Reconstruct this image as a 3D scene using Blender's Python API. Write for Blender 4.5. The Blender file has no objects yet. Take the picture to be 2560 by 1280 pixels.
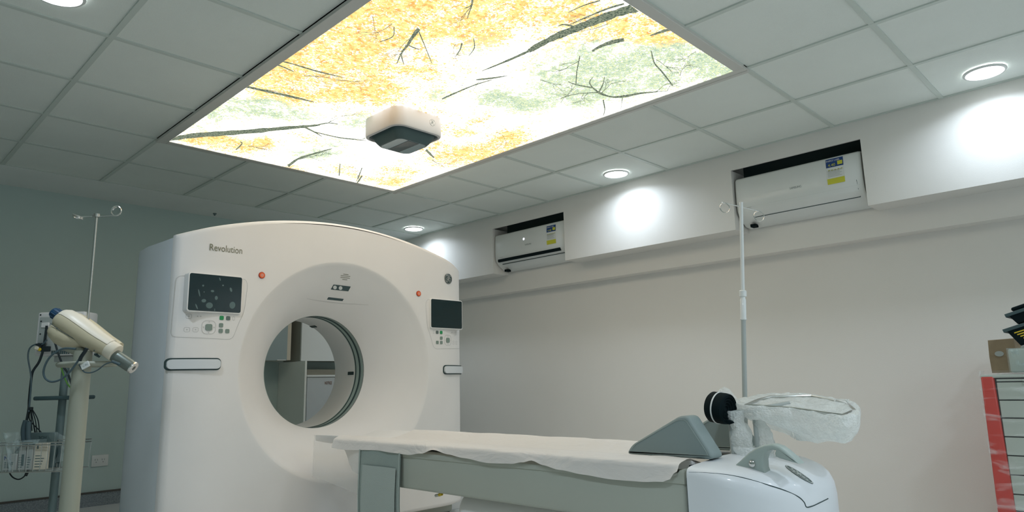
import bpy, bmesh, math, random
from mathutils import Vector, Matrix, noise
random.seed(7)
R = math.radians
scene = bpy.context.scene
COL = scene.collection

# ------------------------------------------------------------------ camera
CM = Matrix(((0.7009272, -0.1137830, -0.7040983, -1.3819177),
             (-0.7128723, -0.1431477, -0.6865288, -4.4092402),
             (-0.0226747, 0.9831389, -0.1814490, 0.8588975),
             (0, 0, 0, 1)))
FPX = 1711.42
cam = bpy.data.cameras.new('camera'); cam.sensor_width = 36; cam.lens = FPX / 2560 * 36
cam.clip_start = .02; cam.clip_end = 60
camo = bpy.data.objects.new('camera', cam); COL.objects.link(camo); camo.matrix_world = CM
scene.camera = camo
CPOS = CM.translation.copy()
FH = Vector((.7160, .6981, 0)); RH = Vector((.6981, -.7160, 0))
ROTZ = math.atan2(RH.y, RH.x)

def at(x, y, ax, val):
    """point of the place seen at a pixel of the photograph, on the plane axis=val"""
    d = CM.to_3x3() @ Vector(((x - 1280) / FPX, (640.6 - y) / FPX, -1))
    return CPOS + d * ((val - CPOS[ax]) / d[ax])
def atd(x, y, D):
    """the same on the upright plane at distance D ahead"""
    d = CM.to_3x3() @ Vector(((x - 1280) / FPX, (640.6 - y) / FPX, -1))
    return CPOS + d * (D / d.dot(FH))

# ------------------------------------------------------------------ materials
def mat(name, col, rough=.5, metal=0, spec=.5, bump=0, bscale=50, var=0, vscale=4, coat=0, alpha=1, trans=0, emit=None, estr=0, ior=1.45):
    m = bpy.data.materials.new(name); m.use_nodes = True
    nt = m.node_tree; b = nt.nodes['Principled BSDF']
    b.inputs['Base Color'].default_value = (*col, 1)
    b.inputs['Roughness'].default_value = rough
    b.inputs['Metallic'].default_value = metal
    b.inputs['Specular IOR Level'].default_value = spec
    b.inputs['Coat Weight'].default_value = coat
    b.inputs['Alpha'].default_value = alpha
    b.inputs['Transmission Weight'].default_value = trans
    b.inputs['IOR'].default_value = ior
    if emit:
        b.inputs['Emission Color'].default_value = (*emit, 1); b.inputs['Emission Strength'].default_value = estr
    tc = nt.nodes.new('ShaderNodeTexCoord')
    n = nt.nodes.new('ShaderNodeTexNoise'); n.inputs['Scale'].default_value = vscale; n.inputs['Detail'].default_value = 5
    nt.links.new(tc.outputs['Object'], n.inputs['Vector'])
    v = max(var, .015)
    mr = nt.nodes.new('ShaderNodeMapRange'); mr.inputs['To Min'].default_value = 1 - v; mr.inputs['To Max'].default_value = 1 + v
    mr.inputs['From Min'].default_value = .3; mr.inputs['From Max'].default_value = .7
    nt.links.new(n.outputs['Fac'], mr.inputs['Value'])
    mx = nt.nodes.new('ShaderNodeVectorMath'); mx.operation = 'MULTIPLY'
    mx.inputs[0].default_value = col
    nt.links.new(mr.outputs['Result'], mx.inputs[1]); nt.links.new(mx.outputs['Vector'], b.inputs['Base Color'])
    if bump:
        n2 = nt.nodes.new('ShaderNodeTexNoise'); n2.inputs['Scale'].default_value = bscale; n2.inputs['Detail'].default_value = 6
        nt.links.new(tc.outputs['Object'], n2.inputs['Vector'])
        bp = nt.nodes.new('ShaderNodeBump'); bp.inputs['Strength'].default_value = bump; bp.inputs['Distance'].default_value = .01
        nt.links.new(n2.outputs['Fac'], bp.inputs['Height']); nt.links.new(bp.outputs['Normal'], b.inputs['Normal'])
    return m

M = {}
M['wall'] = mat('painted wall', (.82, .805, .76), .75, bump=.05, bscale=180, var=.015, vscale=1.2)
M['wall_back'] = mat('shade tinted back wall', (.50, .62, .59), .8, bump=.05, bscale=180, var=.02, vscale=1.2)  # teal tint of the shadows is put into this base colour
M['soffit'] = mat('painted soffit', (.78, .77, .73), .6, bump=.04, bscale=160)
M['tile'] = mat('mineral ceiling tile', (.82, .87, .82), .9, bump=.35, bscale=420, var=.02, vscale=3)
M['tbar'] = mat('ceiling t bar', (.60, .66, .61), .5)
M['gyp'] = mat('gypsum border', (.82, .86, .83), .8)
M['white'] = mat('glossy white shell', (.83, .815, .79), .5)
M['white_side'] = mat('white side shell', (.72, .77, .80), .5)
M['white2'] = mat('white plastic', (.78, .78, .76), .4)
M['cool'] = mat('cool white plastic', (.70, .74, .76), .35, coat=.1)
M['ac'] = mat('air conditioner white', (.74, .77, .75), .28, coat=.25)
M['grey_green'] = mat('grey green plastic', (.43, .46, .40), .5)
M['pad'] = mat('grey pad vinyl', (.235, .295, .29), .55)
M['pad_edge'] = mat('grey pad piping', (.30, .36, .34), .5)
M['handle'] = mat('grey handle plastic', (.36, .43, .40), .38)
M['ring'] = mat('bore window ring', (.40, .50, .46), .3)
M['line'] = mat('dark seam', (.03, .06, .06), .5)
M['soft_line'] = mat('pale engraved line', (.45, .46, .44), .6)
M['black'] = mat('black glass', (.004, .022, .026), .15, coat=.3)
M['black_matt'] = mat('black rubber', (.003, .010, .012), .8, spec=.15)
M['orange'] = mat('orange button', (.85, .16, .045), .4)
M['orange_rim'] = mat('dark orange rim', (.40, .035, .02), .4)
M['green'] = mat('green button', (.02, .30, .10), .4)
M['btn'] = mat('grey button', (.22, .29, .25), .45)
M['btn2'] = mat('dark grey button', (.13, .17, .16), .45)
M['metal'] = mat('brushed steel', (.55, .56, .53), .28, metal=1)
M['chrome'] = mat('chrome', (.7, .7, .68), .15, metal=1)
M['barrel'] = mat('grey syringe sleeve', (.20, .235, .215), .3, metal=.5)
M['tube_grey'] = mat('painted grey tube', (.42, .46, .44), .35)
M['cream'] = mat('cream plastic', (.55, .50, .35), .42)
M['ivory'] = mat('ivory plastic', (.72, .68, .56), .4)
M['pole'] = mat('cream painted column', (.35, .37, .30), .45)
M['blue'] = mat('blue knob', (.008, .05, .11), .45)
M['dark_metal'] = mat('dark stand metal', (.05, .09, .095), .45)
M['stand'] = mat('grey stand tube', (.13, .19, .19), .4)
M['cable'] = mat('grey cable', (.06, .10, .115), .5)
M['cable_b'] = mat('black cable', (.01, .02, .024), .5)
M['cable_g'] = mat('green yellow cable', (.10, .28, .04), .5)
M['yellow'] = mat('yellow plastic', (.65, .48, .03), .5)
M['lens'] = mat('camera glass', (.28, .36, .38), .12, coat=.3)
M['red'] = mat('red painted steel', (.50, .035, .022), .4)
M['drawer'] = mat('grey painted drawer', (.40, .45, .40), .5)
M['card'] = mat('cardboard', (.30, .235, .15), .85, var=.08, vscale=20)
M['cloth'] = mat('green grey strap cloth', (.33, .40, .37), .85, bump=.4, bscale=300)
M['cloth2'] = mat('light strap cloth', (.42, .49, .46), .9, bump=.4, bscale=350)
M['label_white'] = mat('white label', (.72, .75, .73), .5)
M['label_blue'] = mat('blue label print', (.008, .05, .20), .5)
M['label_yellow'] = mat('yellow label print', (.60, .60, .05), .5)
M['print_grey'] = mat('grey print', (.22, .27, .27), .6)
M['print_olive'] = mat('olive grey lettering', (.20, .20, .13), .5)
M['cab'] = mat('white cabinet board', (.72, .76, .74), .45)
M['cab_teal'] = mat('blue grey cabinet door', (.30, .38, .38), .4)
M['cab_side'] = mat('cabinet side board', (.36, .38, .33), .5)
M['fridge'] = mat('pale appliance door', (.55, .60, .61), .4)
M['frame_al'] = mat('light box frame aluminium', (.62, .62, .58), .45)
M['base_grey'] = mat('grey base strip', (.09, .085, .075), .5)

def mixed(name, col, fac, rough=.3, kind='none', scale=200, lo=None, hi=None, stretch=(1, 1, 1)):
    """clear film: transparent shader mixed with a glossy plastic one by a procedural pattern"""
    m = bpy.data.materials.new(name); m.use_nodes = True
    nt = m.node_tree; b = nt.nodes['Principled BSDF']; out = nt.nodes['Material Output']
    b.inputs['Base Color'].default_value = (*col, 1); b.inputs['Roughness'].default_value = rough
    tr = nt.nodes.new('ShaderNodeBsdfTransparent'); mx = nt.nodes.new('ShaderNodeMixShader')
    tl = nt.nodes.new('ShaderNodeBsdfTranslucent'); tl.inputs['Color'].default_value = (*col, 1); m2 = nt.nodes.new('ShaderNodeMixShader'); m2.inputs[0].default_value = .45 if kind == 'bubble' else .12
    nt.links.new(b.outputs[0], m2.inputs[1]); nt.links.new(tl.outputs[0], m2.inputs[2])
    nt.links.new(tr.outputs[0], mx.inputs[1]); nt.links.new(m2.outputs[0], mx.inputs[2]); nt.links.new(mx.outputs[0], out.inputs['Surface'])
    mx.inputs[0].default_value = fac
    tc = nt.nodes.new('ShaderNodeTexCoord'); mp = nt.nodes.new('ShaderNodeMapping'); mp.inputs['Scale'].default_value = stretch
    nt.links.new(tc.outputs['Object'], mp.inputs['Vector'])
    if kind == 'bubble':
        v = nt.nodes.new('ShaderNodeTexVoronoi'); v.inputs['Scale'].default_value = scale
        nt.links.new(mp.outputs['Vector'], v.inputs['Vector'])
        bp = nt.nodes.new('ShaderNodeBump'); bp.inputs['Strength'].default_value = .9; bp.inputs['Distance'].default_value = .004; bp.invert = True
        nt.links.new(v.outputs['Distance'], bp.inputs['Height']); nt.links.new(bp.outputs['Normal'], b.inputs['Normal'])
        n = nt.nodes.new('ShaderNodeTexNoise'); n.inputs['Scale'].default_value = 14; n.inputs['Detail'].default_value = 8
        nt.links.new(mp.outputs['Vector'], n.inputs['Vector'])
        mr = nt.nodes.new('ShaderNodeMapRange'); mr.inputs['From Min'].default_value = .35; mr.inputs['From Max'].default_value = .65
        mr.inputs['To Min'].default_value = lo; mr.inputs['To Max'].default_value = hi
        nt.links.new(n.outputs['Fac'], mr.inputs['Value']); nt.links.new(mr.outputs['Result'], mx.inputs[0])
    if kind == 'crease':
        hs = []
        for sc_, st_, di in ((5, (1.3, .5, 1), 1.2), (16, (1, .35, 1), .8)):
            m3 = nt.nodes.new('ShaderNodeMapping'); m3.inputs['Scale'].default_value = st_; m3.inputs['Rotation'].default_value = (0, 0, .5)
            nt.links.new(tc.outputs['Object'], m3.inputs['Vector'])
            n = nt.nodes.new('ShaderNodeTexNoise'); n.inputs['Scale'].default_value = sc_; n.inputs['Detail'].default_value = 4; n.inputs['Distortion'].default_value = di
            nt.links.new(m3.outputs['Vector'], n.inputs['Vector'])
            ab = nt.nodes.new('ShaderNodeMath'); ab.operation = 'SUBTRACT'; ab.inputs[1].default_value = .5; nt.links.new(n.outputs['Fac'], ab.inputs[0])
            ac_ = nt.nodes.new('ShaderNodeMath'); ac_.operation = 'ABSOLUTE'; nt.links.new(ab.outputs[0], ac_.inputs[0]); hs.append(ac_)
        ad = nt.nodes.new('ShaderNodeMath'); ad.operation = 'MULTIPLY_ADD'; nt.links.new(hs[1].outputs[0], ad.inputs[0]); ad.inputs[1].default_value = .35; nt.links.new(hs[0].outputs[0], ad.inputs[2])
        bp = nt.nodes.new('ShaderNodeBump'); bp.inputs['Strength'].default_value = .55; bp.inputs['Distance'].default_value = .03
        nt.links.new(ad.outputs[0], bp.inputs['Height']); nt.links.new(bp.outputs['Normal'], b.inputs['Normal'])
    if kind == 'streak':
        n = nt.nodes.new('ShaderNodeTexNoise'); n.inputs['Scale'].default_value = scale; n.inputs['Detail'].default_value = 7; n.inputs['Distortion'].default_value = .6
        nt.links.new(mp.outputs['Vector'], n.inputs['Vector'])
        mr = nt.nodes.new('ShaderNodeMapRange'); mr.inputs['From Min'].default_value = .52; mr.inputs['From Max'].default_value = .68
        mr.inputs['To Min'].default_value = lo; mr.inputs['To Max'].default_value = hi
        nt.links.new(n.outputs['Fac'], mr.inputs['Value']); nt.links.new(mr.outputs['Result'], mx.inputs[0])
        bp = nt.nodes.new('ShaderNodeBump'); bp.inputs['Strength'].default_value = .6; bp.inputs['Distance'].default_value = .006
        nt.links.new(n.outputs['Fac'], bp.inputs['Height']); nt.links.new(bp.outputs['Normal'], b.inputs['Normal'])
    return m
M['bubble'] = mixed('bubble wrap film', (.94, .97, .95), .7, .13, 'bubble', 150, .60, .92)
M['stretch'] = mixed('stretch film', (.85, .9, .9), .2, .25, 'streak', 9, .05, .42, (1, .5, 2.2))
M['film'] = mixed('clear bag film', (.55, .68, .68), .3, .2, 'streak', 14, .18, .6)
M['sheet'] = mixed('thin white table paper', (.82, .80, .765), .94, .5, 'crease')
M['skirt'] = mixed('clear table skirt', (.80, .80, .76), .38, .4)
M['sheet_thin'] = mixed('thin hanging paper', (.78, .77, .73), .78, .6, 'crease')

# ------------------------------------------------------------------ mesh helpers
def finish(name, bm, m, parent=None, smooth=True, angle=40):
    me = bpy.data.meshes.new(name)
    bmesh.ops.recalc_face_normals(bm, faces=bm.faces[:])
    if smooth:
        for f in bm.faces: f.smooth = True
        for e in bm.edges:
            if len(e.link_faces) == 2 and e.calc_face_angle(0) > R(angle): e.smooth = False
    bm.to_mesh(me); bm.free()
    for x in (m if isinstance(m, (list, tuple)) else [m]): me.materials.append(x)
    o = bpy.data.objects.new(name, me); COL.objects.link(o)
    if parent is not None:
        o.parent = parent
        bpy.context.view_layer.update()
        o.matrix_parent_inverse = parent.matrix_world.inverted()
    return o
def thing(name, label, cat, loc=(0, 0, 0), rz=0, group=None):
    o = bpy.data.objects.new(name, None); COL.objects.link(o); o.location = loc; o.rotation_euler = (0, 0, rz)
    o.empty_display_size = .05
    o['label'] = label; o['category'] = cat
    if group: o['group'] = group
    return o
def tag(o, label, cat, group=None):
    o['label'] = label; o['category'] = cat
    if group: o['group'] = group
    return o
def struct(o):
    o['kind'] = 'structure'; return o

def merge(bm, b2):
    me = bpy.data.meshes.new('t'); b2.to_mesh(me); bm.from_mesh(me); bpy.data.meshes.remove(me); b2.free()
def box(bm, x0, x1, y0, y1, z0, z1, bev=0, seg=2, mtx=None):
    b = bmesh.new(); bmesh.ops.create_cube(b, size=1)
    sx, sy, sz = abs(x1 - x0), abs(y1 - y0), abs(z1 - z0)
    bmesh.ops.transform(b, matrix=Matrix.Translation(((x0 + x1) / 2, (y0 + y1) / 2, (z0 + z1) / 2)) @ Matrix.Diagonal((sx, sy, sz, 1)), verts=b.verts)
    if bev: bmesh.ops.bevel(b, geom=b.edges[:], offset=bev, segments=seg, profile=.5, affect='EDGES')
    if mtx: bmesh.ops.transform(b, matrix=mtx, verts=b.verts)
    merge(bm, b)
def tube(bm, pts, r, n=10, closed=False, cap=True):
    pts = [Vector(p) for p in pts]; N = len(pts)
    rs = r if isinstance(r, (list, tuple)) else [r] * N
    rings = []; prev = None
    for i, p in enumerate(pts):
        if closed: t = (pts[(i + 1) % N] - pts[i - 1])
        else: t = pts[min(i + 1, N - 1)] - pts[max(i - 1, 0)]
        t.normalize()
        if prev is None:
            a = Vector((0, 0, 1)) if abs(t.z) < .9 else Vector((1, 0, 0))
            u = t.cross(a).normalized()
        else:
            u = (prev - t * prev.dot(t)).normalized()
        prev = u; v = t.cross(u)
        rings.append([bm.verts.new(p + (u * math.cos(2 * math.pi * k / n) + v * math.sin(2 * math.pi * k / n)) * rs[i]) for k in range(n)])
    for i in range(N if closed else N - 1):
        a, b = rings[i], rings[(i + 1) % N]
        for k in range(n): bm.faces.new((a[k], a[(k + 1) % n], b[(k + 1) % n], b[k]))
    if not closed and cap:
        bm.faces.new(rings[0][::-1]); bm.faces.new(rings[-1])
def spline(pts, k=6):
    P = [Vector(p) for p in pts]; out = []
    for i in range(len(P) - 1):
        p0, p1, p2, p3 = P[max(i - 1, 0)], P[i], P[i + 1], P[min(i + 2, len(P) - 1)]
        for j in range(k):
            t = j / k
            out.append(.5 * ((2 * p1) + (p2 - p0) * t + (2 * p0 - 5 * p1 + 4 * p2 - p3) * t * t + (3 * p1 - p0 - 3 * p2 + p3) * t ** 3))
    out.append(P[-1]); return out
def lathe(bm, prof, mtx=None, n=32, cap=True):
    """prof: (radius, height) about local z, then mtx"""
    mtx = mtx or Matrix(); rings = []
    for r, z in prof:
        rings.append([bm.verts.new(mtx @ Vector((r * math.cos(2 * math.pi * k / n), r * math.sin(2 * math.pi * k / n), z))) for k in range(n)])
    for a, b in zip(rings, rings[1:]):
        for k in range(n): bm.faces.new((a[k], a[(k + 1) % n], b[(k + 1) % n], b[k]))
    if cap:
        bm.faces.new(rings[0][::-1]); bm.faces.new(rings[-1])
def axis_mtx(p, d):
    return Matrix.Translation(p) @ Vector(d).to_track_quat('Z', 'Y').to_matrix().to_4x4()
def prism(bm, poly, f0, f1, bev=0, seg=2):
    """polygon (a,b) list extruded between the two mapping functions"""
    b = bmesh.new()
    A = [b.verts.new(f0(*p)) for p in poly]; B = [b.verts.new(f1(*p)) for p in poly]
    b.faces.new(A[::-1]); b.faces.new(B)
    n = len(poly)
    for i in range(n): b.faces.new((A[i], A[(i + 1) % n], B[(i + 1) % n], B[i]))
    bmesh.ops.recalc_face_normals(b, faces=b.faces[:])
    if bev:
        es = [e for e in b.edges if (e.verts[0] in A and e.verts[1] in A) or (e.verts[0] in B and e.verts[1] in B)]
        bmesh.ops.bevel(b, geom=es, offset=bev, segments=seg, profile=.5, affect='EDGES')
    merge(bm, b)
def rrect(cx, cy, w, h, r, n=5):
    pts = []
    for sx, sy, a0 in ((1, 1, 0), (-1, 1, 90), (-1, -1, 180), (1, -1, 270)):
        for k in range(n + 1):
            a = R(a0 + 90 * k / n); pts.append((cx + sx * (w / 2 - r) + r * math.cos(a), cy + sy * (h / 2 - r) + r * math.sin(a)))
    return pts
def circ(cx, cy, r, n=24, ry=None):
    return [(cx + r * math.cos(2 * math.pi * k / n), cy + (ry or r) * math.sin(2 * math.pi * k / n)) for k in range(n)]
def rpoly(pts, r, n=4):
    """round the corners of a polygon"""
    out = []; N = len(pts)
    for i in range(N):
        p0, p1, p2 = Vector(pts[i - 1]), Vector(pts[i]), Vector(pts[(i + 1) % N])
        a = (p0 - p1); b = (p2 - p1); k = min(r, a.length * .45, b.length * .45)
        q0 = p1 + a.normalized() * k; q2 = p1 + b.normalized() * k
        for j in range(n + 1):
            t = j / n; out.append(tuple(q0 * (1 - t) ** 2 + p1 * 2 * t * (1 - t) + q2 * t * t))
    return out
def ribbon(bm, pts, w, lift):
    """flat line of width w (m or list) along 2-D points, mapped by lift(x,y)->Vector"""
    P = [Vector(p) for p in pts]; ws = w if isinstance(w, (list, tuple)) else [w] * len(P)
    L = []
    for i, p in enumerate(P):
        t = (P[min(i + 1, len(P) - 1)] - P[max(i - 1, 0)]).normalized(); nrm = Vector((-t.y, t.x)) * ws[i] / 2
        L.append((bm.verts.new(lift(*(p + nrm))), bm.verts.new(lift(*(p - nrm)))))
    for a, b in zip(L, L[1:]): bm.faces.new((a[0], b[0], b[1], a[1]))
def loop_line(bm, pts, w, lift):
    P = [Vector(p) for p in pts]; N = len(P); L = []
    for i, p in enumerate(P):
        t = (P[(i + 1) % N] - P[i - 1]).normalized(); nrm = Vector((-t.y, t.x)) * w / 2
        L.append((bm.verts.new(lift(*(p + nrm))), bm.verts.new(lift(*(p - nrm)))))
    for i in range(N):
        a, b = L[i], L[(i + 1) % N]; bm.faces.new((a[0], b[0], b[1], a[1]))
def slab(bm, pts, lift, t):
    """small raised plate following a surface: lift(x,y,offset)"""
    A = [bm.verts.new(lift(x, y, t)) for x, y in pts]; B = [bm.verts.new(lift(x, y, -.002)) for x, y in pts]
    c = bm.verts.new(lift(sum(p[0] for p in pts) / len(pts), sum(p[1] for p in pts) / len(pts), t))
    n = len(pts)
    for i in range(n):
        bm.faces.new((A[i], A[(i + 1) % n], c)); bm.faces.new((A[i], B[i], B[(i + 1) % n], A[(i + 1) % n]))
def words(name, s, size, lift, m, parent=None, x=0, y=0, align='LEFT', sx=1.0, bold=0):
    cu = bpy.data.curves.new('t', 'FONT'); cu.body = s; cu.size = size; cu.align_x = align; cu.resolution_u = 3
    cu.offset = bold
    ob = bpy.data.objects.new('t', cu); COL.objects.link(ob); bpy.context.view_layer.update()
    me = bpy.data.meshes.new_from_object(ob.evaluated_get(bpy.context.evaluated_depsgraph_get()))
    bpy.data.objects.remove(ob); bpy.data.curves.remove(cu)
    for v in me.vertices: v.co = lift(x + v.co.x * sx, y + v.co.y)
    bm = bmesh.new(); bm.from_mesh(me); bpy.data.meshes.remove(me)
    return finish(name, bm, m, parent, smooth=False)
def grid(bm, nu, nv, f, closed_u=False):
    V = [[bm.verts.new(f(i / (nu if closed_u else nu - 1), j / (nv - 1))) for j in range(nv)] for i in range(nu)]
    for i in range(nu if closed_u else nu - 1):
        for j in range(nv - 1):
            a, b = V[i], V[(i + 1) % nu]
            bm.faces.new((a[j], b[j], b[j + 1], a[j + 1]))
    return V

H = 2.40
YB = 1.745; YF = -6.2; XL = -3.3; XR = 3.33; XBEAM = 3.21; XS = 3.006
ZS = 1.86; ZL = 1.70

# ------------------------------------------------------------------ room shell
def quadbox(name, m, *a, **k):
    bm = bmesh.new(); box(bm, *a); return struct(finish(name, bm, m, smooth=False))
# floor: large pale tiles with thin joints
mf = bpy.data.materials.new('pale floor tile'); mf.use_nodes = True
nt = mf.node_tree; b = nt.nodes['Principled BSDF']; tc = nt.nodes.new('ShaderNodeTexCoord')
br = nt.nodes.new('ShaderNodeTexBrick'); br.inputs['Scale'].default_value = 1; br.offset = 0
br.inputs['Brick Width'].default_value = .6; br.inputs['Row Height'].default_value = .6; br.inputs['Mortar Size'].default_value = .004
br.inputs['Color1'].default_value = (.74, .76, .74, 1); br.inputs['Color2'].default_value = (.77, .78, .76, 1); br.inputs['Mortar'].default_value = (.12, .15, .15, 1)
nt.links.new(tc.outputs['Object'], br.inputs['Vector'])
ns = nt.nodes.new('ShaderNodeTexNoise'); ns.inputs['Scale'].default_value = 90; nt.links.new(tc.outputs['Object'], ns.inputs['Vector'])
mm = nt.nodes.new('ShaderNodeMixRGB'); mm.blend_type = 'MULTIPLY'; mm.inputs[0].default_value = .25
nt.links.new(br.outputs['Color'], mm.inputs[1]); nt.links.new(ns.outputs['Fac'], mm.inputs[2]); nt.links.new(mm.outputs[0], b.inputs['Base Color'])
b.inputs['Roughness'].default_value = .3
quadbox('floor', mf, XL - .1, XR + .1, YF - .1, YB + .1, -.1, 0)
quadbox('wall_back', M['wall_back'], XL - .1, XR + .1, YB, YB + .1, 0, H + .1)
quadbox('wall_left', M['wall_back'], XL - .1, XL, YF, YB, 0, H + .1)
quadbox('wall_front', M['wall'], XL - .1, XR + .1, YF - .1, YF, 0, H + .1)
# long wall: lower wall, recessed under a beam, with a soffit hung in front of the beam
bm = bmesh.new()
box(bm, XR, XR + .1, YF, YB, 0, H + .1)
box(bm, XBEAM, XR + .01, YF, YB, ZL, H + .1)
struct(finish('wall_right', bm, M['wall'], smooth=False))
REC = [(-.757, .118), (-3.146, -2.292)]
bm = bmesh.new()
box(bm, XS, XS + .015, YF, YB, 2.285, H + .02)
for y0, y1 in ((.118, YB), (-2.292, -.757), (YF, -3.146)): box(bm, XS, XBEAM + .01, y0, y1, ZS, 2.2855)
struct(finish('trim_1', bm, M['soffit'], smooth=False))
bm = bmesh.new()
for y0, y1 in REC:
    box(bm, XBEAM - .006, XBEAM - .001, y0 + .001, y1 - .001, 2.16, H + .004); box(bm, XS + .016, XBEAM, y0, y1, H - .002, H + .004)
struct(finish('trim_5', bm, mat('shade dark cavity liner', (.045, .07, .07), .9), smooth=False))  # added liner, its dark colour stands in for shade above the units
# coved base strip at the back wall
bm = bmesh.new(); box(bm, XL, XR, YB - .012, YB, 0, .095)
box(bm, XL, XR, YF, YF + .012, 0, .095)
msp = mat('speckled base strip', (.24, .28, .30), .6, var=.35, vscale=160)
struct(finish('baseboard_back', bm, msp, smooth=False))
bm = bmesh.new(); box(bm, XL, XR, YB - .016, YB, .095, .108)
struct(finish('trim_2', bm, M['base_grey'], smooth=False))

# ceiling: tiles with a gap for the light box, exposed T bars, gypsum border along the back
LX0, LX1, LY0, LY1 = 0.0, 1.8, -3.0, 0.0
bm = bmesh.new()
zt = H + .007
for x0, x1, y0, y1 in ((XL, LX0, YF, 1.2), (LX1, XR, YF, 1.2), (LX0, LX1, LY1, 1.2), (LX0, LX1, YF, LY0)):
    box(bm, x0, x1, y0, y1, zt, zt + .02)
ceil = struct(finish('ceiling', bm, M['tile'], smooth=False))
bm = bmesh.new(); box(bm, XL, XR, 1.2, YB + .05, H - .001, H + .03)
struct(finish('trim_3', bm, M['gyp'], smooth=False))
bm = bmesh.new(); w = .012
k = -5
while k <= 5:
    x = k * .6
    if XL < x < XS + .1:
        if 0 < x < 1.8: segs = ((YF, LY0), (LY1, 1.2))
        else: segs = ((YF, 1.2),)
        for y0, y1 in segs: box(bm, x - w, x + w, y0, y1, H, H + .012)
    k += 1
k = -10
while k <= 2:
    y = k * .6
    if YF < y <= 1.2:
        for x0, x1 in (((XL, LX0), (LX1, XS)) if -3 < y < 0 else ((XL, XS),)):
            box(bm, x0, x1, y - w, y + w, H + .0006, H + .0126)
    k += 1
struct(finish('trim_4', bm, M['tbar'], smooth=False))

# ------------------------------------------------------------------ ceiling light box with a printed forest canopy
lb = thing('ceiling_light_box', 'large glowing ceiling panel printed with orange and green treetops', 'light panel', (.9, -1.5, H))
px0, px1, py0, py1 = .048, 1.752, -2.957, -.043
ZP = H - .010
# printed layout: where leaves are dense, orange or green
def S(x, y, s, wt):
    p = at(x, y, 2, ZP); return (p.x, p.y, s, wt)
orange = [S(700, 205, .30, 1), S(840, 220, .25, 1), S(900, 150, .26, .8), S(820, 110, .2, .8), S(1010, 60, .22, .8), S(960, 20, .3, .8), S(600, 372, .17, 1.1), S(560, 360, .12, 1), S(660, 355, .12, .8),
          S(1190, 385, .22, .9), S(1250, 365, .2, .9), S(1110, 400, .2, .8), S(1010, 430, .18, .8), S(920, 450, .16, .6), S(1300, 340, .16, .8), S(1330, 30, .22, .7), S(1250, 10, .3, .8),
          S(1640, 80, .16, .8), S(1560, 60, .12, .5), S(1760, 100, .15, .5), S(1150, 20, .24, .6), S(1130, 330, .15, .6), S(760, 160, .2, .9), S(640, 170, .25, .9), S(1390, 10, .2, .6), S(980, 455, .16, .8), S(1050, 360, .16, .7), S(850, 425, .15, .7), S(730, 425, .12, .6), S(540, 350, .12, .9), S(480, 350, .1, .8), S(1080, 290, .15, .5), S(960, 235, .2, .7), S(1090, 180, .2, .5), S(1200, 300, .15, .4), S(760, 345, .14, .5), S(1480, 90, .12, .35), S(1700, 60, .1, .8)]
green = [S(1700, 160, .25, 1.2), S(1600, 190, .24, 1.1), S(1500, 210, .24, 1.1), S(1420, 240, .22, 1), S(1330, 240, .2, .9), S(1500, 130, .18, .8), S(1260, 250, .18, .7), S(1780, 160, .15, .9),
         S(560, 262, .14, .8), S(640, 275, .16, .8), S(740, 290, .15, .7), S(530, 290, .12, .7), S(760, 385, .14, .9), S(820, 385, .1, .8), S(1120, 20, .1, .6), S(1240, 60, .16, .6), S(1190, 130, .12, .4), S(680, 250, .1, .6), S(1390, 170, .15, .6), S(900, 310, .16, .6), S(480, 320, .12, .7), S(840, 360, .12, .6), S(1100, 240, .14, .4), S(1840, 165, .1, .9)]
def fld(L, x, y): return sum(wt * math.exp(-((x - a) ** 2 + (y - b) ** 2) / (2 * (s * .62) ** 2)) for a, b, s, wt in L)
bm = bmesh.new(); cl = bm.loops.layers.float_color.new('layout')
nx, ny = 70, 120
V = grid(bm, nx, ny, lambda u, v: Vector((px0 + (px1 - px0) * u, py0 + (py1 - py0) * v, ZP)))
cache = {}
for f in bm.faces:
    for l in f.loops:
        kx = (round(l.vert.co.x, 4), round(l.vert.co.y, 4))
        if kx not in cache:
            o_, g_ = fld(orange, *kx), fld(green, *kx)
            cache[kx] = (min(o_, 1.3), min(g_, 1.3), min(1, .52 + .55 * (o_ + g_)), 1)
        l[cl] = cache[kx]
mp_ = bpy.data.materials.new('back lit forest print'); mp_.use_nodes = True
nt = mp_.node_tree; nt.nodes.remove(nt.nodes['Principled BSDF']); out = nt.nodes['Material Output']
N = nt.nodes.new; Lk = nt.links.new
def math_(op, a, b=None, clamp=False):
    n = N('ShaderNodeMath'); n.operation = op; n.use_clamp = clamp
    for i, v in enumerate((a, b)):
        if v is None: continue
        if isinstance(v, (int, float)): n.inputs[i].default_value = v
        else: Lk(v, n.inputs[i])
    return n.outputs[0]
tc = N('ShaderNodeTexCoord'); at_ = N('ShaderNodeAttribute'); at_.attribute_name = 'layout'; sep = N('ShaderNodeSeparateColor'); Lk(at_.outputs['Color'], sep.inputs[0])
def nz(scale, detail, dist=0, off=0):
    m_ = N('ShaderNodeMapping'); m_.inputs['Location'].default_value = (off, off * 1.7, 0); Lk(tc.outputs['Object'], m_.inputs['Vector'])
    n = N('ShaderNodeTexNoise'); n.inputs['Scale'].default_value = scale; n.inputs['Detail'].default_value = detail; n.inputs['Distortion'].default_value = dist; n.inputs['Roughness'].default_value = .68
    Lk(m_.outputs[0], n.inputs['Vector']); return n.outputs['Fac']
nbig, nmid, nfine, nhue = nz(5, 6, .5), nz(26, 8, .8, 3), nz(85, 6, .6, 7), nz(40, 6, .4, 11)
s_ = math_('ADD', math_('MULTIPLY', nbig, .5), math_('ADD', math_('MULTIPLY', nmid, .50), math_('MULTIPLY', nfine, .85)))
thr = math_('SUBTRACT', 1.115, math_('MULTIPLY', sep.outputs[2], .36))
leaf = math_('MULTIPLY', math_('SUBTRACT', s_, thr), 7, True); 
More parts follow.
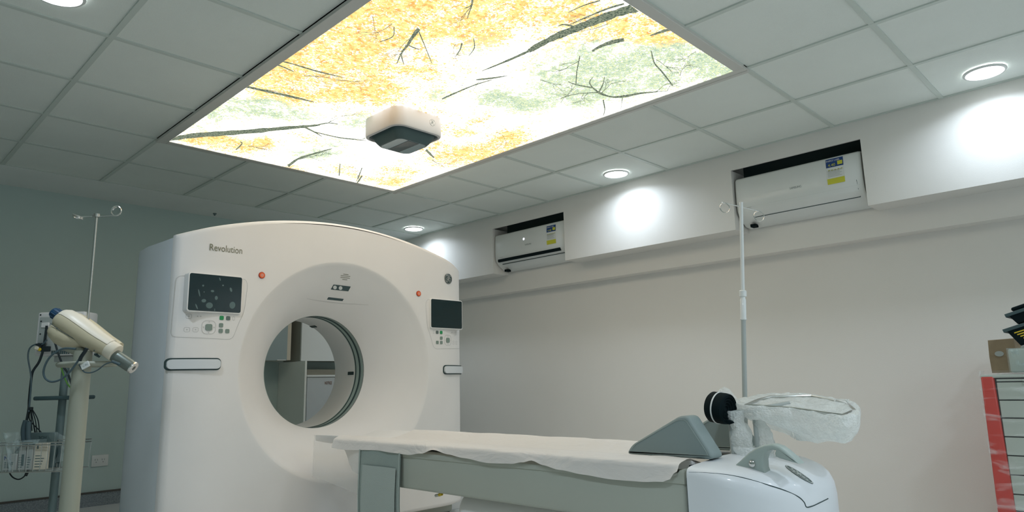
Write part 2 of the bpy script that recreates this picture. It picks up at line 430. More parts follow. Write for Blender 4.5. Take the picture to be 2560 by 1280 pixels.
leaf = math_('MAXIMUM', leaf, 0, True)
gmask = math_('MULTIPLY', math_('ADD', math_('SUBTRACT', sep.outputs[1], sep.outputs[0]), math_('MULTIPLY', math_('SUBTRACT', nhue, .5), 2.0)), 2.2)
gmask = math_('ADD', gmask, .35, True)
ro = N('ShaderNodeValToRGB'); Lk(nhue, ro.inputs[0]); e = ro.color_ramp.elements
e[0].position = .36; e[0].color = (1.0, .74, .34, 1); e[1].position = .64; e[1].color = (.86, .34, .10, 1)
x_ = e.new(.5); x_.color = (.98, .60, .20, 1)
rg = N('ShaderNodeValToRGB'); Lk(nfine, rg.inputs[0]); e = rg.color_ramp.elements
e[0].position = .35; e[0].color = (.22, .32, .25, 1); e[1].position = .66; e[1].color = (.88, .86, .46, 1)
x_ = e.new(.5); x_.color = (.42, .53, .38, 1)
mc = N('ShaderNodeMixRGB'); Lk(gmask, mc.inputs[0]); Lk(ro.outputs[0], mc.inputs[1]); Lk(rg.outputs[0], mc.inputs[2])
dk = math_('MULTIPLY', math_('SUBTRACT', nz(120, 5, .5, 19), .60), 7, True)
dk = math_('MULTIPLY', dk, math_('MULTIPLY', leaf, .55))
mdk = N('ShaderNodeMixRGB'); Lk(dk, mdk.inputs[0]); Lk(mc.outputs[0], mdk.inputs[1]); mdk.inputs[2].default_value = (.22, .24, .15, 1)
mw = N('ShaderNodeMixRGB'); Lk(leaf, mw.inputs[0]); mw.inputs[1].default_value = (2.0, 1.97, 1.9, 1); Lk(mdk.outputs[0], mw.inputs[2])
em = N('ShaderNodeEmission'); Lk(mw.outputs[0], em.inputs['Color']); em.inputs['Strength'].default_value = 1.0; Lk(em.outputs[0], out.inputs['Surface'])
LBEM = em
finish('printed_panel', bm, mp_, lb, smooth=False)
# branches of the print
mbk = bpy.data.materials.new('printed bark'); mbk.use_nodes = True
nt2 = mbk.node_tree; nt2.nodes.remove(nt2.nodes['Principled BSDF']); e2 = nt2.nodes.new('ShaderNodeEmission'); n2 = nt2.nodes.new('ShaderNodeTexNoise'); n2.inputs['Scale'].default_value = 110; n2.inputs['Detail'].default_value = 6
t2 = nt2.nodes.new('ShaderNodeTexCoord'); nt2.links.new(t2.outputs['Object'], n2.inputs['Vector'])
r2 = nt2.nodes.new('ShaderNodeValToRGB'); nt2.links.new(n2.outputs['Fac'], r2.inputs[0]); r2.color_ramp.elements[0].position = .35; r2.color_ramp.elements[0].color = (.045, .07, .055, 1); r2.color_ramp.elements[1].position = .7; r2.color_ramp.elements[1].color = (.27, .30, .21, 1)
nt2.links.new(r2.outputs[0], e2.inputs[0]); nt2.links.new(e2.outputs[0], nt2.nodes['Material Output'].inputs['Surface'])
TR = [([(424, 349), (480, 340), (560, 334), (640, 328), (700, 322), (760, 317), (800, 313)], [9, 12, 13, 11, 8, 6, 3]), ([(790, 314), (820, 308), (845, 311)], [3, 2, 1]), ([(760, 318), (785, 330), (805, 342)], [4, 3, 1]), ([(785, 330), (850, 345), (915, 352)], [2, 2, 1]),
      ([(1594, 18), (1540, 34), (1480, 56), (1430, 76), (1390, 92), (1350, 112), (1322, 128)], [24, 20, 17, 16, 15, 12, 10]), ([(1322, 128), (1290, 143), (1250, 160), (1205, 178)], [6, 6, 4, 1]), ([(1440, 68), (1410, 62), (1395, 66)], [4, 3, 1]),
      ([(1560, 100), (1530, 106), (1500, 117), (1480, 129)], [10, 10, 7, 3]), ([(1690, 70), (1660, 78), (1625, 90)], [7, 6, 2]),
      ([(1047, 72), (1030, 95), (1018, 115), (1003, 135), (992, 160)], [10, 9, 6, 4, 1]), ([(1018, 112), (1035, 120), (1050, 125)], [3, 2, 1]), ([(1045, 75), (1060, 110), (1080, 160)], [3, 2, 1]), ([(1003, 135), (1006, 150), (1010, 162)], [3, 2, 1]), ([(985, 68), (982, 92), (950, 105)], [2, 2, 1]),
      ([(594, 211), (620, 218), (655, 226), (700, 236), (745, 246), (785, 256)], [8, 6, 5, 4, 5, 1]), ([(670, 156), (700, 165), (735, 180)], [4, 3, 1]), ([(690, 150), (730, 160), (790, 178), (860, 195)], [4, 2, 3, 1]),
      ([(1495, 232), (1530, 243), (1570, 240), (1600, 234), (1645, 230)], [5, 3, 6, 4, 1]), ([(1497, 232), (1480, 218), (1474, 205), (1482, 194)], [5, 3, 2, 1]), ([(1497, 232), (1507, 212), (1512, 192)], [4, 2, 1]), ([(1480, 220), (1440, 212), (1420, 205)], [3, 2, 1]),
      ([(1628, 128), (1636, 158), (1655, 180), (1682, 215)], [2, 3, 3, 3]), ([(1450, 140), (1442, 180), (1440, 210)], [2, 2, 2]), ([(1508, 250), (1512, 275), (1508, 290)], [3, 2, 1]),
      ([(1105, 248), (1150, 228), (1190, 212), (1230, 200)], [3, 3, 2, 1]), ([(1190, 200), (1230, 196), (1268, 190)], [2, 4, 1]), ([(720, 416), (745, 398), (775, 388), (830, 372)], [7, 5, 4, 1]), ([(590, 375), (605, 360), (600, 355)], [3, 3, 1]),
      ([(1181, 0), (1178, 14), (1160, 22)], [5, 3, 1]), ([(1180, 12), (1172, 35), (1168, 48)], [3, 2, 1]), ([(1155, 108), (1150, 125), (1138, 143)], [3, 3, 1]), ([(1184, 97), (1186, 120), (1172, 140)], [2, 2, 1]), ([(1560, 10), (1520, 22), (1470, 42), (1425, 62)], [5, 4, 3, 1]), ([(1500, 2), (1460, 14), (1420, 32)], [3, 2, 1]),
      ([(905, 440), (895, 455), (888, 460)], [4, 3, 1]), ([(905, 420), (895, 448)], [2, 2]), ([(850, 410), (848, 440)], [2, 2]), ([(1065, 375), (1085, 395)], [6, 3])]
bm = bmesh.new()
for pts, ws in TR:
    sp = spline([(x, y, 0) for x, y in pts], 4); A_, B_ = [], []
    for i in range(len(sp)):
        t = i / 4; a = int(min(t, len(ws) - 2)); w_ = (ws[a] + (ws[min(a + 1, len(ws) - 1)] - ws[a]) * min(1, t - a)) * (1 + .2 * random.uniform(-1, 1)) * .5 + .25
        tg_ = (sp[min(i + 1, len(sp) - 1)] - sp[max(i - 1, 0)]).normalized(); n_ = Vector((-tg_.y, tg_.x, 0))
        for L_, sg in ((A_, 1), (B_, -1)):
            q = at(sp[i].x + n_.x * w_ * sg, sp[i].y + n_.y * w_ * sg, 2, ZP - .0012)
            L_.append(bm.verts.new((min(max(q.x, px0 + .001), px1 - .001), min(max(q.y, py0 + .001), py1 - .001), ZP - .0012)))
    for i in range(len(sp) - 1): bm.faces.new((A_[i], A_[i + 1], B_[i + 1], B_[i]))
def twig(x, y, a, L, w_, dep):
    if dep == 0 or L < 4: return
    pts = [(x, y)]
    for i in range(5):
        a += random.uniform(-.28, .28); x += math.cos(a) * L / 5; y += math.sin(a) * L / 5 * .62; pts.append((x, y))
    V_ = []
    for i, (px_, py_) in enumerate(pts):
        ww = w_ * (1 - .6 * i / 5) / 2
        pr = []
        for sg in (1, -1):
            q = at(px_ - math.sin(a) * ww * sg, py_ + math.cos(a) * ww * sg, 2, ZP - .0010)
            if not (px0 < q.x < px1 and py0 < q.y < py1): return
            pr.append(q)
        V_.append(pr)
    vv = [[bm.verts.new((q.x, q.y, ZP - .0010)) for q in pr] for pr in V_]
    for p_, q_ in zip(vv, vv[1:]): bm.faces.new((p_[0], q_[0], q_[1], p_[1]))
    for k in range(2 + (dep > 2)): twig(*pts[random.choice((2, 3, 4, 5))], a + random.uniform(-1.0, 1.0), L * .62, w_ * .6, dep - 1)
for x, y, a, L, w_ in ((1495, 232, 3.4, 60, 2.6), (1500, 236, -1.2, 50, 2.4), (1560, 238, 1.9, 60, 2.2), (1640, 150, .8, 60, 2), (1390, 250, -.5, 60, 1.8), (1450, 150, 2.2, 50, 2), (1350, 200, .3, 60, 1.6), (1600, 235, -.3, 70, 2.4), (1700, 190, -1.5, 50, 1.8),
        (1015, 112, 1.7, 50, 2), (1040, 90, 2.6, 60, 2), (980, 60, 2.0, 60, 1.8), (930, 40, 1.2, 60, 1.6), (1175, 20, 1.9, 60, 2), (1140, 110, 2.2, 40, 1.6), (760, 190, .2, 70, 1.8), (700, 160, .3, 60, 1.8), (840, 200, .2, 60, 1.6), (660, 225, .3, 60, 1.6),
        (800, 312, -.3, 60, 1.8), (850, 345, .2, 70, 1.6), (740, 400, -.4, 60, 1.8), (620, 365, .4, 50, 1.6), (1080, 400, .9, 50, 1.6), (890, 455, -1.2, 40, 1.6), (1240, 195, 2.9, 60, 1.6), (1560, 30, 2.8, 90, 2), (1520, 60, 2.7, 80, 1.8), (1400, 90, 2.9, 80, 1.6), (1740, 130, 2.5, 50, 1.6), (1240, 330, .4, 50, 1.6)):
    twig(x, y, a, L, w_, 4)
finish('printed_branch', bm, mbk, lb, smooth=False)['kind'] = 'stuff'
bm = bmesh.new()
for a in ((-.012, px0, -3.012, .012), (px1, 1.812, -3.012, .012), (px0, px1, -3.012, py0), (px0, px1, py1, .012)):
    box(bm, *a, H - .014, H + .02, .002, 1)
for a in ((-.0125, .012, -3.0125, .0125), (1.788, 1.8125, -3.0125, .0125)):
    box(bm, *a, H - .017, H, .001, 1)
finish('frame', bm, M['frame_al'], lb, smooth=False)
bm = bmesh.new()
box(bm, px0 - .003, px1 + .003, py0 - .003, py1 + .003, ZP + .004, ZP + .008)
finish('backing', bm, M['white2'], lb, smooth=False)

# ------------------------------------------------------------------ round downlights
mdl = bpy.data.materials.new('downlight diffuser'); mdl.use_nodes = True
mdl.node_tree.nodes['Principled BSDF'].inputs['Emission Color'].default_value = (.93, .97, 1, 1); mdl.node_tree.nodes['Principled BSDF'].inputs['Emission Strength'].default_value = 6
def downlight(x, y, label, power, group='round white ceiling downlights'):
    t = thing('ceiling_downlight', label, 'ceiling light', (x, y, H), 0, group)
    bm = bmesh.new()
    lathe(bm, [(.098, 0.001), (.098, -.004), (.094, -.008), (.086, -.009), (.084, -.004), (.084, 0.001)], Matrix.Translation((x, y, H)), 48, cap=False)
    finish('trim_ring', bm, M['ac'], t)
    bm = bmesh.new(); lathe(bm, [(.0845, -.004), (.083, -.006), (.03, -.0062), (.002, -.0062)], Matrix.Translation((x, y, H)), 48)
    finish('diffuser', bm, mdl, t)
    l = bpy.data.lights.new('downlight_lamp', 'AREA'); l.shape = 'DISK'; l.size = .16; l.energy = power; l.color = (.76, .87, 1.0); l.spread = R(152)
    lo = bpy.data.objects.new('lamp', l); COL.objects.link(lo); lo.parent = t; lo.location = (0, 0, -.009)
    return t
PW = 2.8
downlight(2.765, -3.85, 'round downlight nearest the camera beside the soffit, next to the air conditioner with open gap', PW)
downlight(2.765, -1.49, 'round downlight in the ceiling tile between the two wall air conditioners', PW)
downlight(2.74, .98, 'round downlight just behind the top corner of the scanner', PW)
dl0 = at(143, -17, 2, H)
downlight(dl0.x, dl0.y, 'round downlight cut by the top of the picture, away from the air conditioners', PW * 2.0)
downlight(-.85, -3.85, 'round downlight above the photographer, out of view', PW * 2.6)
downlight(.95, -5.0, 'added fill downlight behind the photographer beyond the table end, out of view', PW * 2.6)  # unseen lamps from here down are added as fill light
downlight(.95, -5.9, 'added fill downlight by the wall behind the photographer, out of view', PW * 2.6)
downlight(-.85, -5.6, 'added fill downlight behind the photographer on the injector side, out of view', PW * 2.2)
downlight(2.765, -5.6, 'added fill downlight in the far corner behind the photographer, out of view', PW * 2.2)

# ------------------------------------------------------------------ CT gantry
CX, CZ, RF, RB = .900, .957, .655, .350
HW = .990; YFACE = -.75; YTH = -.425
def ztop(x): return 1.855 - .172 * ((x - CX) / .95) ** 2
def yface(x, z):
    d = abs(x - CX)
    y = YFACE + (.07 * ((d - .78) / .21) ** 2 if d > .78 else 0)
    r = math.hypot(x - .897, z - CZ)
    if r < RF:
        s = min(1, (RF - r) / (RF - RB))
        y += (YTH - YFACE) * (.62 * s + .38 * s ** 2.4) * min(1, s * 9) ** .5 * (1 if s > .11 else 1) if s > 0 else 0
    return y
def face(x, z, off=0): return Vector((x, yface(x, z) - off, z))
def outline(th, cx=CX, cz=CZ, inset=0):
    c, s = math.cos(th), math.sin(th); lo, hi = RF, 3
    def inside(t):
        x, z = cx + c * t, cz + s * t
        return abs(x - CX) < HW - inset and .06 + inset < z < ztop(x) - inset
    for _ in range(40):
        mid = (lo + hi) / 2
        if inside(mid): lo = mid
        else: hi = mid
    return (cx + c * lo, cz + s * lo)
gx = .897
ang = sorted(set([2 * math.pi * k / 256 for k in range(256)] + [math.atan2(z - CZ, x - gx) % (2 * math.pi) for x, z in ((CX - HW, .06), (CX + HW, .06), (CX - HW, ztop(CX - HW)), (CX + HW, ztop(CX + HW)))]))
ct = thing('ct_scanner_gantry', 'big white ring-shaped scanner housing with a round bore and two black screens', 'medical scanner', (CX, -.35, 0))
bm = bmesh.new()
rad = [0, .02, .05, .1, .17, .25, .35, .45, .55, .65, .75, .82, .88, .93, .965, .99, 1.0]
rings = []
for s in rad:
    rings.append([Vector((gx + math.cos(a) * (RB + (RF - RB) * s), 0, CZ + math.sin(a) * (RB + (RF - RB) * s))) for a in ang])
for v in rings[0]: pass
for s in (.03, .1, .25, .45, .65, .82, .93):
    r_ = []
    for a in ang:
        ox, oz = outline(a, gx, CZ, .0); ix, iz = gx + math.cos(a) * RF, CZ + math.sin(a) * RF
        r_.append(Vector((ix + (ox - ix) * s, 0, iz + (oz - iz) * s)))
    rings.append(r_)
nf = len(rings)
vr = []
for r_ in rings: vr.append([bm.verts.new((v.x, yface(v.x, v.z), v.z)) for v in r_])
# rounded rim then back along the sides
o_in = [outline(a, gx, CZ, .022) for a in ang]; o_md = [outline(a, gx, CZ, .006) for a in ang]; o_ed = [outline(a, gx, CZ, 0) for a in ang]
vr.append([bm.verts.new((x, yface(x, z), z)) for x, z in o_in])
vr.append([bm.verts.new((x, yface(x, z) + .006, z)) for x, z in o_md])
vr.append([bm.verts.new((x, yface(x, z) + .022, z)) for x, z in o_ed])
vr.append([bm.verts.new((x, -.634, z)) for x, z in o_ed])
vr.append([bm.verts.new((gx + (x - gx) * .985, -.640, CZ + (z - CZ) * .985)) for x, z in o_ed])
n = len(ang)
for a, b in zip(vr, vr[1:]):
    for k in range(n): bm.faces.new((a[k], a[(k + 1) % n], b[(k + 1) % n], b[k]))
finish('front_cover', bm, M['white'], ct, angle=50)
# body behind the seam
bm = bmesh.new(); vr = []
for inset, y in ((.03, -.655), (.013, -.640), (.008, -.624), (.006, -.50), (0, -.25), (.004, -.10), (.02, -.03), (.05, .01), (.12, .025)):
    vr.append([bm.verts.new((x, y, z)) for x, z in [outline(a, gx, CZ, inset) for a in ang]])
for rr in (.50, .40, .37): vr.append([bm.verts.new((gx + math.cos(a) * rr, .025 if rr > .45 else (-.02 if rr > .38 else -.07), CZ + math.sin(a) * rr)) for a in ang])
vr.append([bm.verts.new((gx + math.cos(a) * RB, -.072, CZ + math.sin(a) * RB)) for a in ang])
for a, b in zip(vr, vr[1:]):
    for k in range(n): bm.faces.new((a[k], a[(k + 1) % n], b[(k + 1) % n], b[k]))
finish('side_cover', bm, M['white_side'], ct, angle=50)
# bore tube, window rings
def cyl(name, m, y0, y1, r0, r1=None, prof=None):
    bm = bmesh.new(); prof = prof or [(r0, y0), (r1 or r0, y1)]
    lathe(bm, prof, Matrix.Translation((gx, 0, CZ)) @ Matrix.Rotation(R(-90), 4, 'X'), 128, cap=False)
    return finish(name, bm, m, ct)
cyl('bore_liner', M['white2'], 0, 0, 0, prof=[(.3500, -.322), (.3495, -.318), (.3495, -.072), (.356, -.066), (.37, -.06)])
cyl('window_ring', M['ring'], 0, 0, 0, prof=[(.351, -.430), (.3545, -.424), (.3545, -.325), (.3500, -.320)])
for y in (-.425, -.383, -.376, -.330):
    cyl('ring_seam', M['line'], 0, 0, 0, prof=[(.3545, y - .004), (.3505, y - .0025), (.3505, y + .0025), (.3545, y + .004)])
for a, y in ((64, -.10), (-2, -.275)):
    bm = bmesh.new()
    c, s = math.cos(R(a)), math.sin(R(a))
    mtx = Matrix.Translation((gx + c * .3488, y, CZ + s * .3488)) @ Matrix.Rotation(R(-a), 4, 'Y')
    box(bm, -.003, .002, -.034, .034, -.011, .011, mtx=mtx); finish('laser_window', bm, M['black'], ct)
# foot of the gantry
bm = bmesh.new(); box(bm, CX - .93, CX + .93, -.66, -.02, 0, .10, .02); finish('foot', bm, M['grey_green'], ct)
# dark cover on the very top
bm = bmesh.new()
xs = [-.01 + i * (1.25 / 24) for i in range(25)]
lo = [(x, ztop(x) - .01) for x in xs]; hi = [(x, ztop(x) + .013 * min(1, (x + .02) * 14 + .25) * min(1, (1.25 - x) * 3 + .1)) for x in xs]
prism(bm, lo + hi[::-1], lambda x, z: Vector((x, -.60, z)), lambda x, z: Vector((x, -.10, z)))
finish('top_vent', bm, M['line'], ct, smooth=False)
def fl(off): return lambda x, z: face(x, z, off)
words('lettering', 'Revolution', .0535, fl(.0012), M['print_olive'], ct, .056, 1.590, sx=.77)
# monogram badge: dark disc, pale ring and a looping script drawn with thin bands
def badge(parent, lift, r, dark, pale, th=None):
    bm = bmesh.new(); slab(bm, circ(0, 0, r, 40), lambda x, y, o: lift(x, y, o), .004); b = finish('badge', bm, dark, parent)
    bm = bmesh.new(); l2 = lambda x, y: lift(x, y, .0052)
    loop_line(bm, circ(0, 0, r * .93, 40), r * .09, l2)
    w = r * .085
    def P(L, ww=None, k=8): ribbon(bm, [(p.x, p.y) for p in spline([(x * r, y * r, 0) for x, y in L], k)], ww or w, l2)
    P([(.02, .62), (-.14, .70), (-.36, .60), (-.46, .34), (-.34, .10), (-.08, .06), (.02, .22), (-.10, .38), (-.24, .30)])
    P([(-.08, .66), (-.06, .30), (-.10, -.10), (-.22, -.48), (-.42, -.60), (-.52, -.42), (-.38, -.22), (-.14, -.14), (.10, .0)], w * 1.25)
    P([(-.44, .10), (-.60, .0), (-.56, -.16), (-.36, -.10)])
    P([(.50, .46), (.38, .64), (.18, .56), (.12, .30), (.30, .14), (.44, .20)], w * 1.2)
    P([(.34, .14), (.10, .02), (.02, -.30), (.14, -.58), (.36, -.62), (.50, -.44), (.44, -.22), (.28, -.26), (.30, -.40)], w * 1.2)
    P([(.30, .12), (.52, .02), (.62, -.16)])
    for a in (45, 135, 225, 315):
        c, s = math.cos(R(a)), math.sin(R(a))
        P([(c * .86, s * .86), (c * .74 + .08 * s, s * .74 - .08 * c), (c * .66, s * .66)], w * 1.1, 4)
    finish('monogram', bm, pale, b)
    return b
badge(ct, lambda x, y, o=0: face(1.725 + x, 1.588 + y, o), .037, M['line'], M['chrome'])
# emergency buttons
for x, z in ((.353, 1.482), (1.458, 1.462)):
    bm = bmesh.new(); slab(bm, circ(x, z, .0185, 28), lambda a, b, o: face(a, b, o), .004); rim = finish('emergency_button', bm, M['orange_rim'], ct)
    bm = bmesh.new(); slab(bm, circ(x, z, .0155, 28), lambda a, b, o: face(a, b, o), .007); finish('button_cap', bm, M['orange'], rim)
    bm = bmesh.new(); loop_line(bm, circ(x, z, .0075, 20), .0012, fl(.0078)); loop_line(bm, circ(x, z, .0035, 14), .0012, fl(.0078)); finish('button_mark', bm, M['label_white'], rim)
# screens and keypads (second side mirrored)
MIR = 1.795
def side(f): return (lambda x: x) if not f else (lambda x: MIR - x)
DZ = 0
msm = mat('film smudge', (.10, .16, .16), .5)
for f in (0, 1):
    sx = side(f); DZ = -.024 * f
    x0, x1, z0, z1 = -.046, .243, 1.255 + DZ, 1.462 + DZ
    bm = bmesh.new()
    pts = rrect((sx(x0) + sx(x1)) / 2, (z0 + z1) / 2, x1 - x0, z1 - z0, .014)
    yf_ = -.762
    prism(bm, pts, lambda x, z: Vector((x, -.70, z)), lambda x, z: Vector((x, yf_ - .0, z)), .004)
    scr = finish('touch_screen', bm, M['white2'], ct)
    bm = bmesh.new()
    prism(bm, rrect((sx(x0) + sx(x1)) / 2, (z0 + z1) / 2 + .001, x1 - x0 - .012, z1 - z0 - .013, .010), lambda x, z: Vector((x, yf_ + .002, z)), lambda x, z: Vector((x, yf_ - .001, z)))
    finish('screen_glass', bm, M['black'], scr)
    if not f:
        bm = bmesh.new()
        for (cx_, cz_, a, b_, th) in ((.030, 1.395, .005, .005, 0), (.012, 1.355, .0035, .020, 15), (.003, 1.283, .0035, .015, 25), (.080, 1.370, .009, .006, 0), (.102, 1.335, .008, .011, 0), (.038, 1.316, .012, .009, 10), (.068, 1.293, .018, .016, 5), (.190, 1.302, .016, .019, -10), (.178, 1.385, .006, .012, 20), (.134, 1.405, .005, .004, 0), (.116, 1.437, .003, .009, 20), (.037, 1.362, .003, .003, 0), (.097, 1.270, .002, .009, 0)):
            c, s = math.cos(R(th)), math.sin(R(th))
            pts = [(cx_ + c * a * math.cos(q) - s * b_ * math.sin(q), cz_ + s * a * math.cos(q) + c * b_ * math.sin(q)) for q in [i * math.pi / 8 for i in range(16)]]
            bm.faces.new([bm.verts.new((x, yf_ - .0014, z)) for x, z in pts])
        finish('film_bubble', bm, msm, scr, smooth=False)['kind'] = 'stuff'
    # keypad outline
    pts = rpoly([(sx(x), z + DZ) for x, z in ((-.083, 1.446), (-.089, 1.128), (.205, 1.118), (.232, 1.20), (.262, 1.27), (.275, 1.420), (.262, 1.452))], .03)
    pts2 = []
    for i, p in enumerate(pts):
        q = pts[(i + 1) % len(pts)]; m_ = max(1, int(math.dist(p, q) / .03))
        for j in range(m_): pts2.append((p[0] + (q[0] - p[0]) * j / m_, p[1] + (q[1] - p[1]) * j / m_))
    bm = bmesh.new(); loop_line(bm, pts2, .0016, fl(.001)); kp = finish('keypad', bm, M['soft_line'], ct)
    def button(name, x, z, w_, m_, r_=.005):
        bm = bmesh.new(); slab(bm, rrect(sx(x), z + DZ, w_, w_ * 1.0, r_), lambda a, b, o: face(a, b, o), .003); return finish(name, bm, m_, kp)
    for x, z, m_ in ((.141, 1.232, 'green'), (.176, 1.232, 'btn2'), (.140, 1.193, 'btn'), (.140, 1.163, 'btn'), (.175, 1.163, 'btn')): button('keypad_button', x, z, .0215, M[m_])
    button('keypad_button', .078, 1.180, .033, M['btn'], .008)
    bm = bmesh.new()
    loop_line(bm, rrect(sx(.078), 1.180 + DZ, .068, .070, .024), .0016, fl(.001))
    for x, z in ((-.017, 1.235), (-.022, 1.166), (.016, 1.166)): loop_line(bm, rrect(sx(x), z + DZ, .025, .023, .007), .0012, fl(.001))
    loop_line(bm, rrect(sx(.206), 1.232 + DZ, .010, .020, .004), .0012, fl(.001))
    for x, z in ((.078, 1.208), (.078, 1.152), (.052, 1.180), (.104, 1.180), (.022, 1.236), (.036, 1.236), (-.017, 1.235), (-.022, 1.166), (.016, 1.166)): loop_line(bm, circ(sx(x), z + DZ, .0022, 8), .0015, fl(.0012))
    finish('keypad_mark', bm, M['soft_line'], kp, smooth=False)['kind'] = 'stuff'
    # grip handle: dark recess and pale bar
    x0, x1, z0, z1 = -.105 - .015 * f, .150 - .025 * f, .957 - .034 * f, 1.020 - .034 * f
    bm = bmesh.new()
    pts = rrect((x0 + x1) / 2, (z0 + z1) / 2, x1 - x0, z1 - z0, .022, 6)
    P2 = []
    for i, p in enumerate(pts):
        q = pts[(i + 1) % len(pts)]; m_ = max(1, int(math.dist(p, q) / .02))
        for j in range(m_): P2.append((p[0] + (q[0] - p[0]) * j / m_, p[1] + (q[1] - p[1]) * j / m_))
    def bar(bm, inset, off0, off1):
        A, B = [], []
        cz_ = (z0 + z1) / 2; cx_ = (x0 + x1) / 2
        for x, z in P2:
            xx = cx_ + (x - cx_) * (1 - inset / ((x1 - x0) / 2)); zz = cz_ + (z - cz_) * (1 - inset / ((z1 - z0) / 2))
            A.append(bm.verts.new(Vector((sx(xx), yface(xx if not f else sx(xx), .4) - off1, zz)))); B.append(bm.verts.new(Vector((sx(xx), yface(xx if not f else sx(xx), .4) - off0, zz))))
        nn = len(A)
        for i in range(nn): bm.faces.new((A[i], A[(i + 1) % nn], B[(i + 1) % nn], B[i]))
        # cap strips (upper to lower)
        ys = sorted(range(nn), key=lambda i: (A[i].co.x, A[i].co.z))
        fce = bm.faces.new(A); bmesh.ops.triangulate(bm, faces=[fce])
    bar(bm, 0, -.004, .003); rec = finish('grip_recess', bm, M['line'], ct, smooth=False)
    bm = bmesh.new(); bar(bm, .007, .003, .017); finish('grip_bar', bm, M['cool'], rec, angle=25)
# details on the upper funnel, set onto the cover's surface
from mathutils.bvhtree import BVHTree
def tree(o): return BVHTree.FromPolygons([o.matrix_world @ v.co for v in o.data.vertices], [p.vertices[:] for p in o.data.polygons])
def hit(px, py, T, off=0):
    d = (CM.to_3x3() @ Vector(((px - 1280) / FPX, (640.6 - py) / FPX, -1))).normalized()
    loc, nr, ix, ds = T.ray_cast(CPOS, d)
    if loc is None: return None
    if nr.dot(d) > 0: nr = -nr
    return loc + nr * off
bpy.context.view_layer.update(); GT = tree(bpy.data.objects['front_cover'])
def gl(x, y, o=0): return hit(x, y, GT, max(o, -.001))
bm = bmesh.new()
for x0, x1, y0 in ((858, 871, 686.5), (851.5, 875.5, 690.5), (851, 874.5, 695), (855.5, 868, 699.5)): ribbon(bm, [(x0 + (x1 - x0) * i / 4, y0 + (x1 - x0) * .10 * (i / 4 - .5)) for i in range(5)], 1.3, lambda x, y: gl(x, y, .0012))
finish('speaker_slot', bm, M['print_olive'], ct, smooth=False)
def fplate(name, pts, m, t=.002, par=ct):
    bm = bmesh.new(); slab(bm, pts, gl, t); return finish(name, bm, m, par)
dens = lambda P: [(P[i][0] + (P[(i + 1) % len(P)][0] - P[i][0]) * j / 5, P[i][1] + (P[(i + 1) % len(P)][1] - P[i][1]) * j / 5) for i in range(len(P)) for j in range(5)]
cw = fplate('indicator_window', dens([(834, 712), (876.5, 717), (870.5, 728.5), (827, 724)]), M['dark_metal'])
fplate('indicator_lamp', circ(837, 718.5, 4.6, 20), M['label_white'], .0035, cw)
fplate('indicator_lamp', circ(851, 720, 4.6, 20), M['label_white'], .0035, cw)
fplate('display_window', dens([(821, 743.5), (859, 748), (856, 753), (817.5, 749)]), M['dark_metal'])
bm = bmesh.new(); ribbon(bm, spline([(767, 747, 0), (800, 753, 0), (850, 759, 0), (885, 761, 0), (921, 763, 0)], 4) and [(p.x, p.y) for p in spline([(767, 747, 0), (800, 753, 0), (850, 759, 0), (885, 761, 0), (921, 763, 0)], 4)], .9, lambda x, y: gl(x, y, .0006)); finish('cover_seam', bm, mat('faint seam', (.62, .61, .59), .6), ct, smooth=False)

# ------------------------------------------------------------------ patient table
tb = thing('patient_table', 'long motorised scanner table with white cradle, grey-green side rail and white end housing', 'patient table', (.89, -2.6, 0))
TX0, TX1 = .600, 1.18
# cradle: thin curved board
def zc(x):   # dished top surface
    t = (x - .89) / .225
    return .560 + .038 * min(1, abs(t)) ** 2.2
bm = bmesh.new()
N1 = 20
def crad(y0, y1, x0, x1, under, m_, name, tip=False):
    bm = bmesh.new(); ny_ = 14
    top, bot = [], []
    for j in range(ny_ + 1):
        y = y0 + (y1 - y0) * j / ny_
        k = 1.0
        if tip:
            s = j / ny_; k = 1 if s < .9 else .93 + .07 * math.sqrt(max(0, 1 - ((s - .9) / .1) ** 2))
        hw = (x1 - x0) / 2 * k; cx_ = (x0 + x1) / 2
        top.append([bm.verts.new((cx_ + hw * (-1 + 2 * i / N1), y, zc(cx_ + hw * (-1 + 2 * i / N1)))) for i in range(N1 + 1)])
        bot.append([bm.verts.new((cx_ + hw * .985 * (-1 + 2 * i / N1), y, zc(cx_ + hw * (-1 + 2 * i / N1)) - under)) for i in range(N1 + 1)])
    for L in (top, bot):
        for a, b in zip(L, L[1:]):
            for i in range(N1): bm.faces.new((a[i], a[i + 1], b[i + 1], b[i]))
    for a, b, c, d in zip(top, top[1:], bot, bot[1:]):
        bm.faces.new((a[0], b[0], d[0], c[0])); bm.faces.new((a[-1], b[-1], d[-1], c[-1]))
    for L, K in ((top[0], bot[0]), (top[-1], bot[-1])):
        for i in range(N1): bm.faces.new((L[i], L[i + 1], K[i + 1], K[i]))
    return finish(name, bm, m_, tb)
crad(-3.20, -.80, .672, 1.108, .030, M['white2'], 'cradle', True)
# side rail housing (grey green), open box section
bm = bmesh.new()
box(bm, TX0, TX1, -3.215, -1.62, .392, .553, .012, 3)
finish('side_rail', bm, M['grey_green'], tb)
bm = bmesh.new(); prism(bm, [(-3.216, .53), (-1.64, .53), (-1.64, .556), (-3.165, .548), (-3.185, .554), (-3.198, .572), (-3.216, .578)], lambda a, b: Vector((TX0 - .004, a, b)), lambda a, b: Vector((TX0 + .03, a, b)), .004, 2); finish('rail_lip', bm, M['grey_green'], tb)
# lower housing under the rail
bm = bmesh.new()
box(bm, .65, 1.13, -3.50, -2.02, .03, .405, .09, 6); finish('lower_housing', bm, M['white2'], tb)
bm = bmesh.new(); box(bm, .60, 1.18, -3.5, -1.3, 0, .06, .02); finish('base_plate', bm, M['cool'], tb)
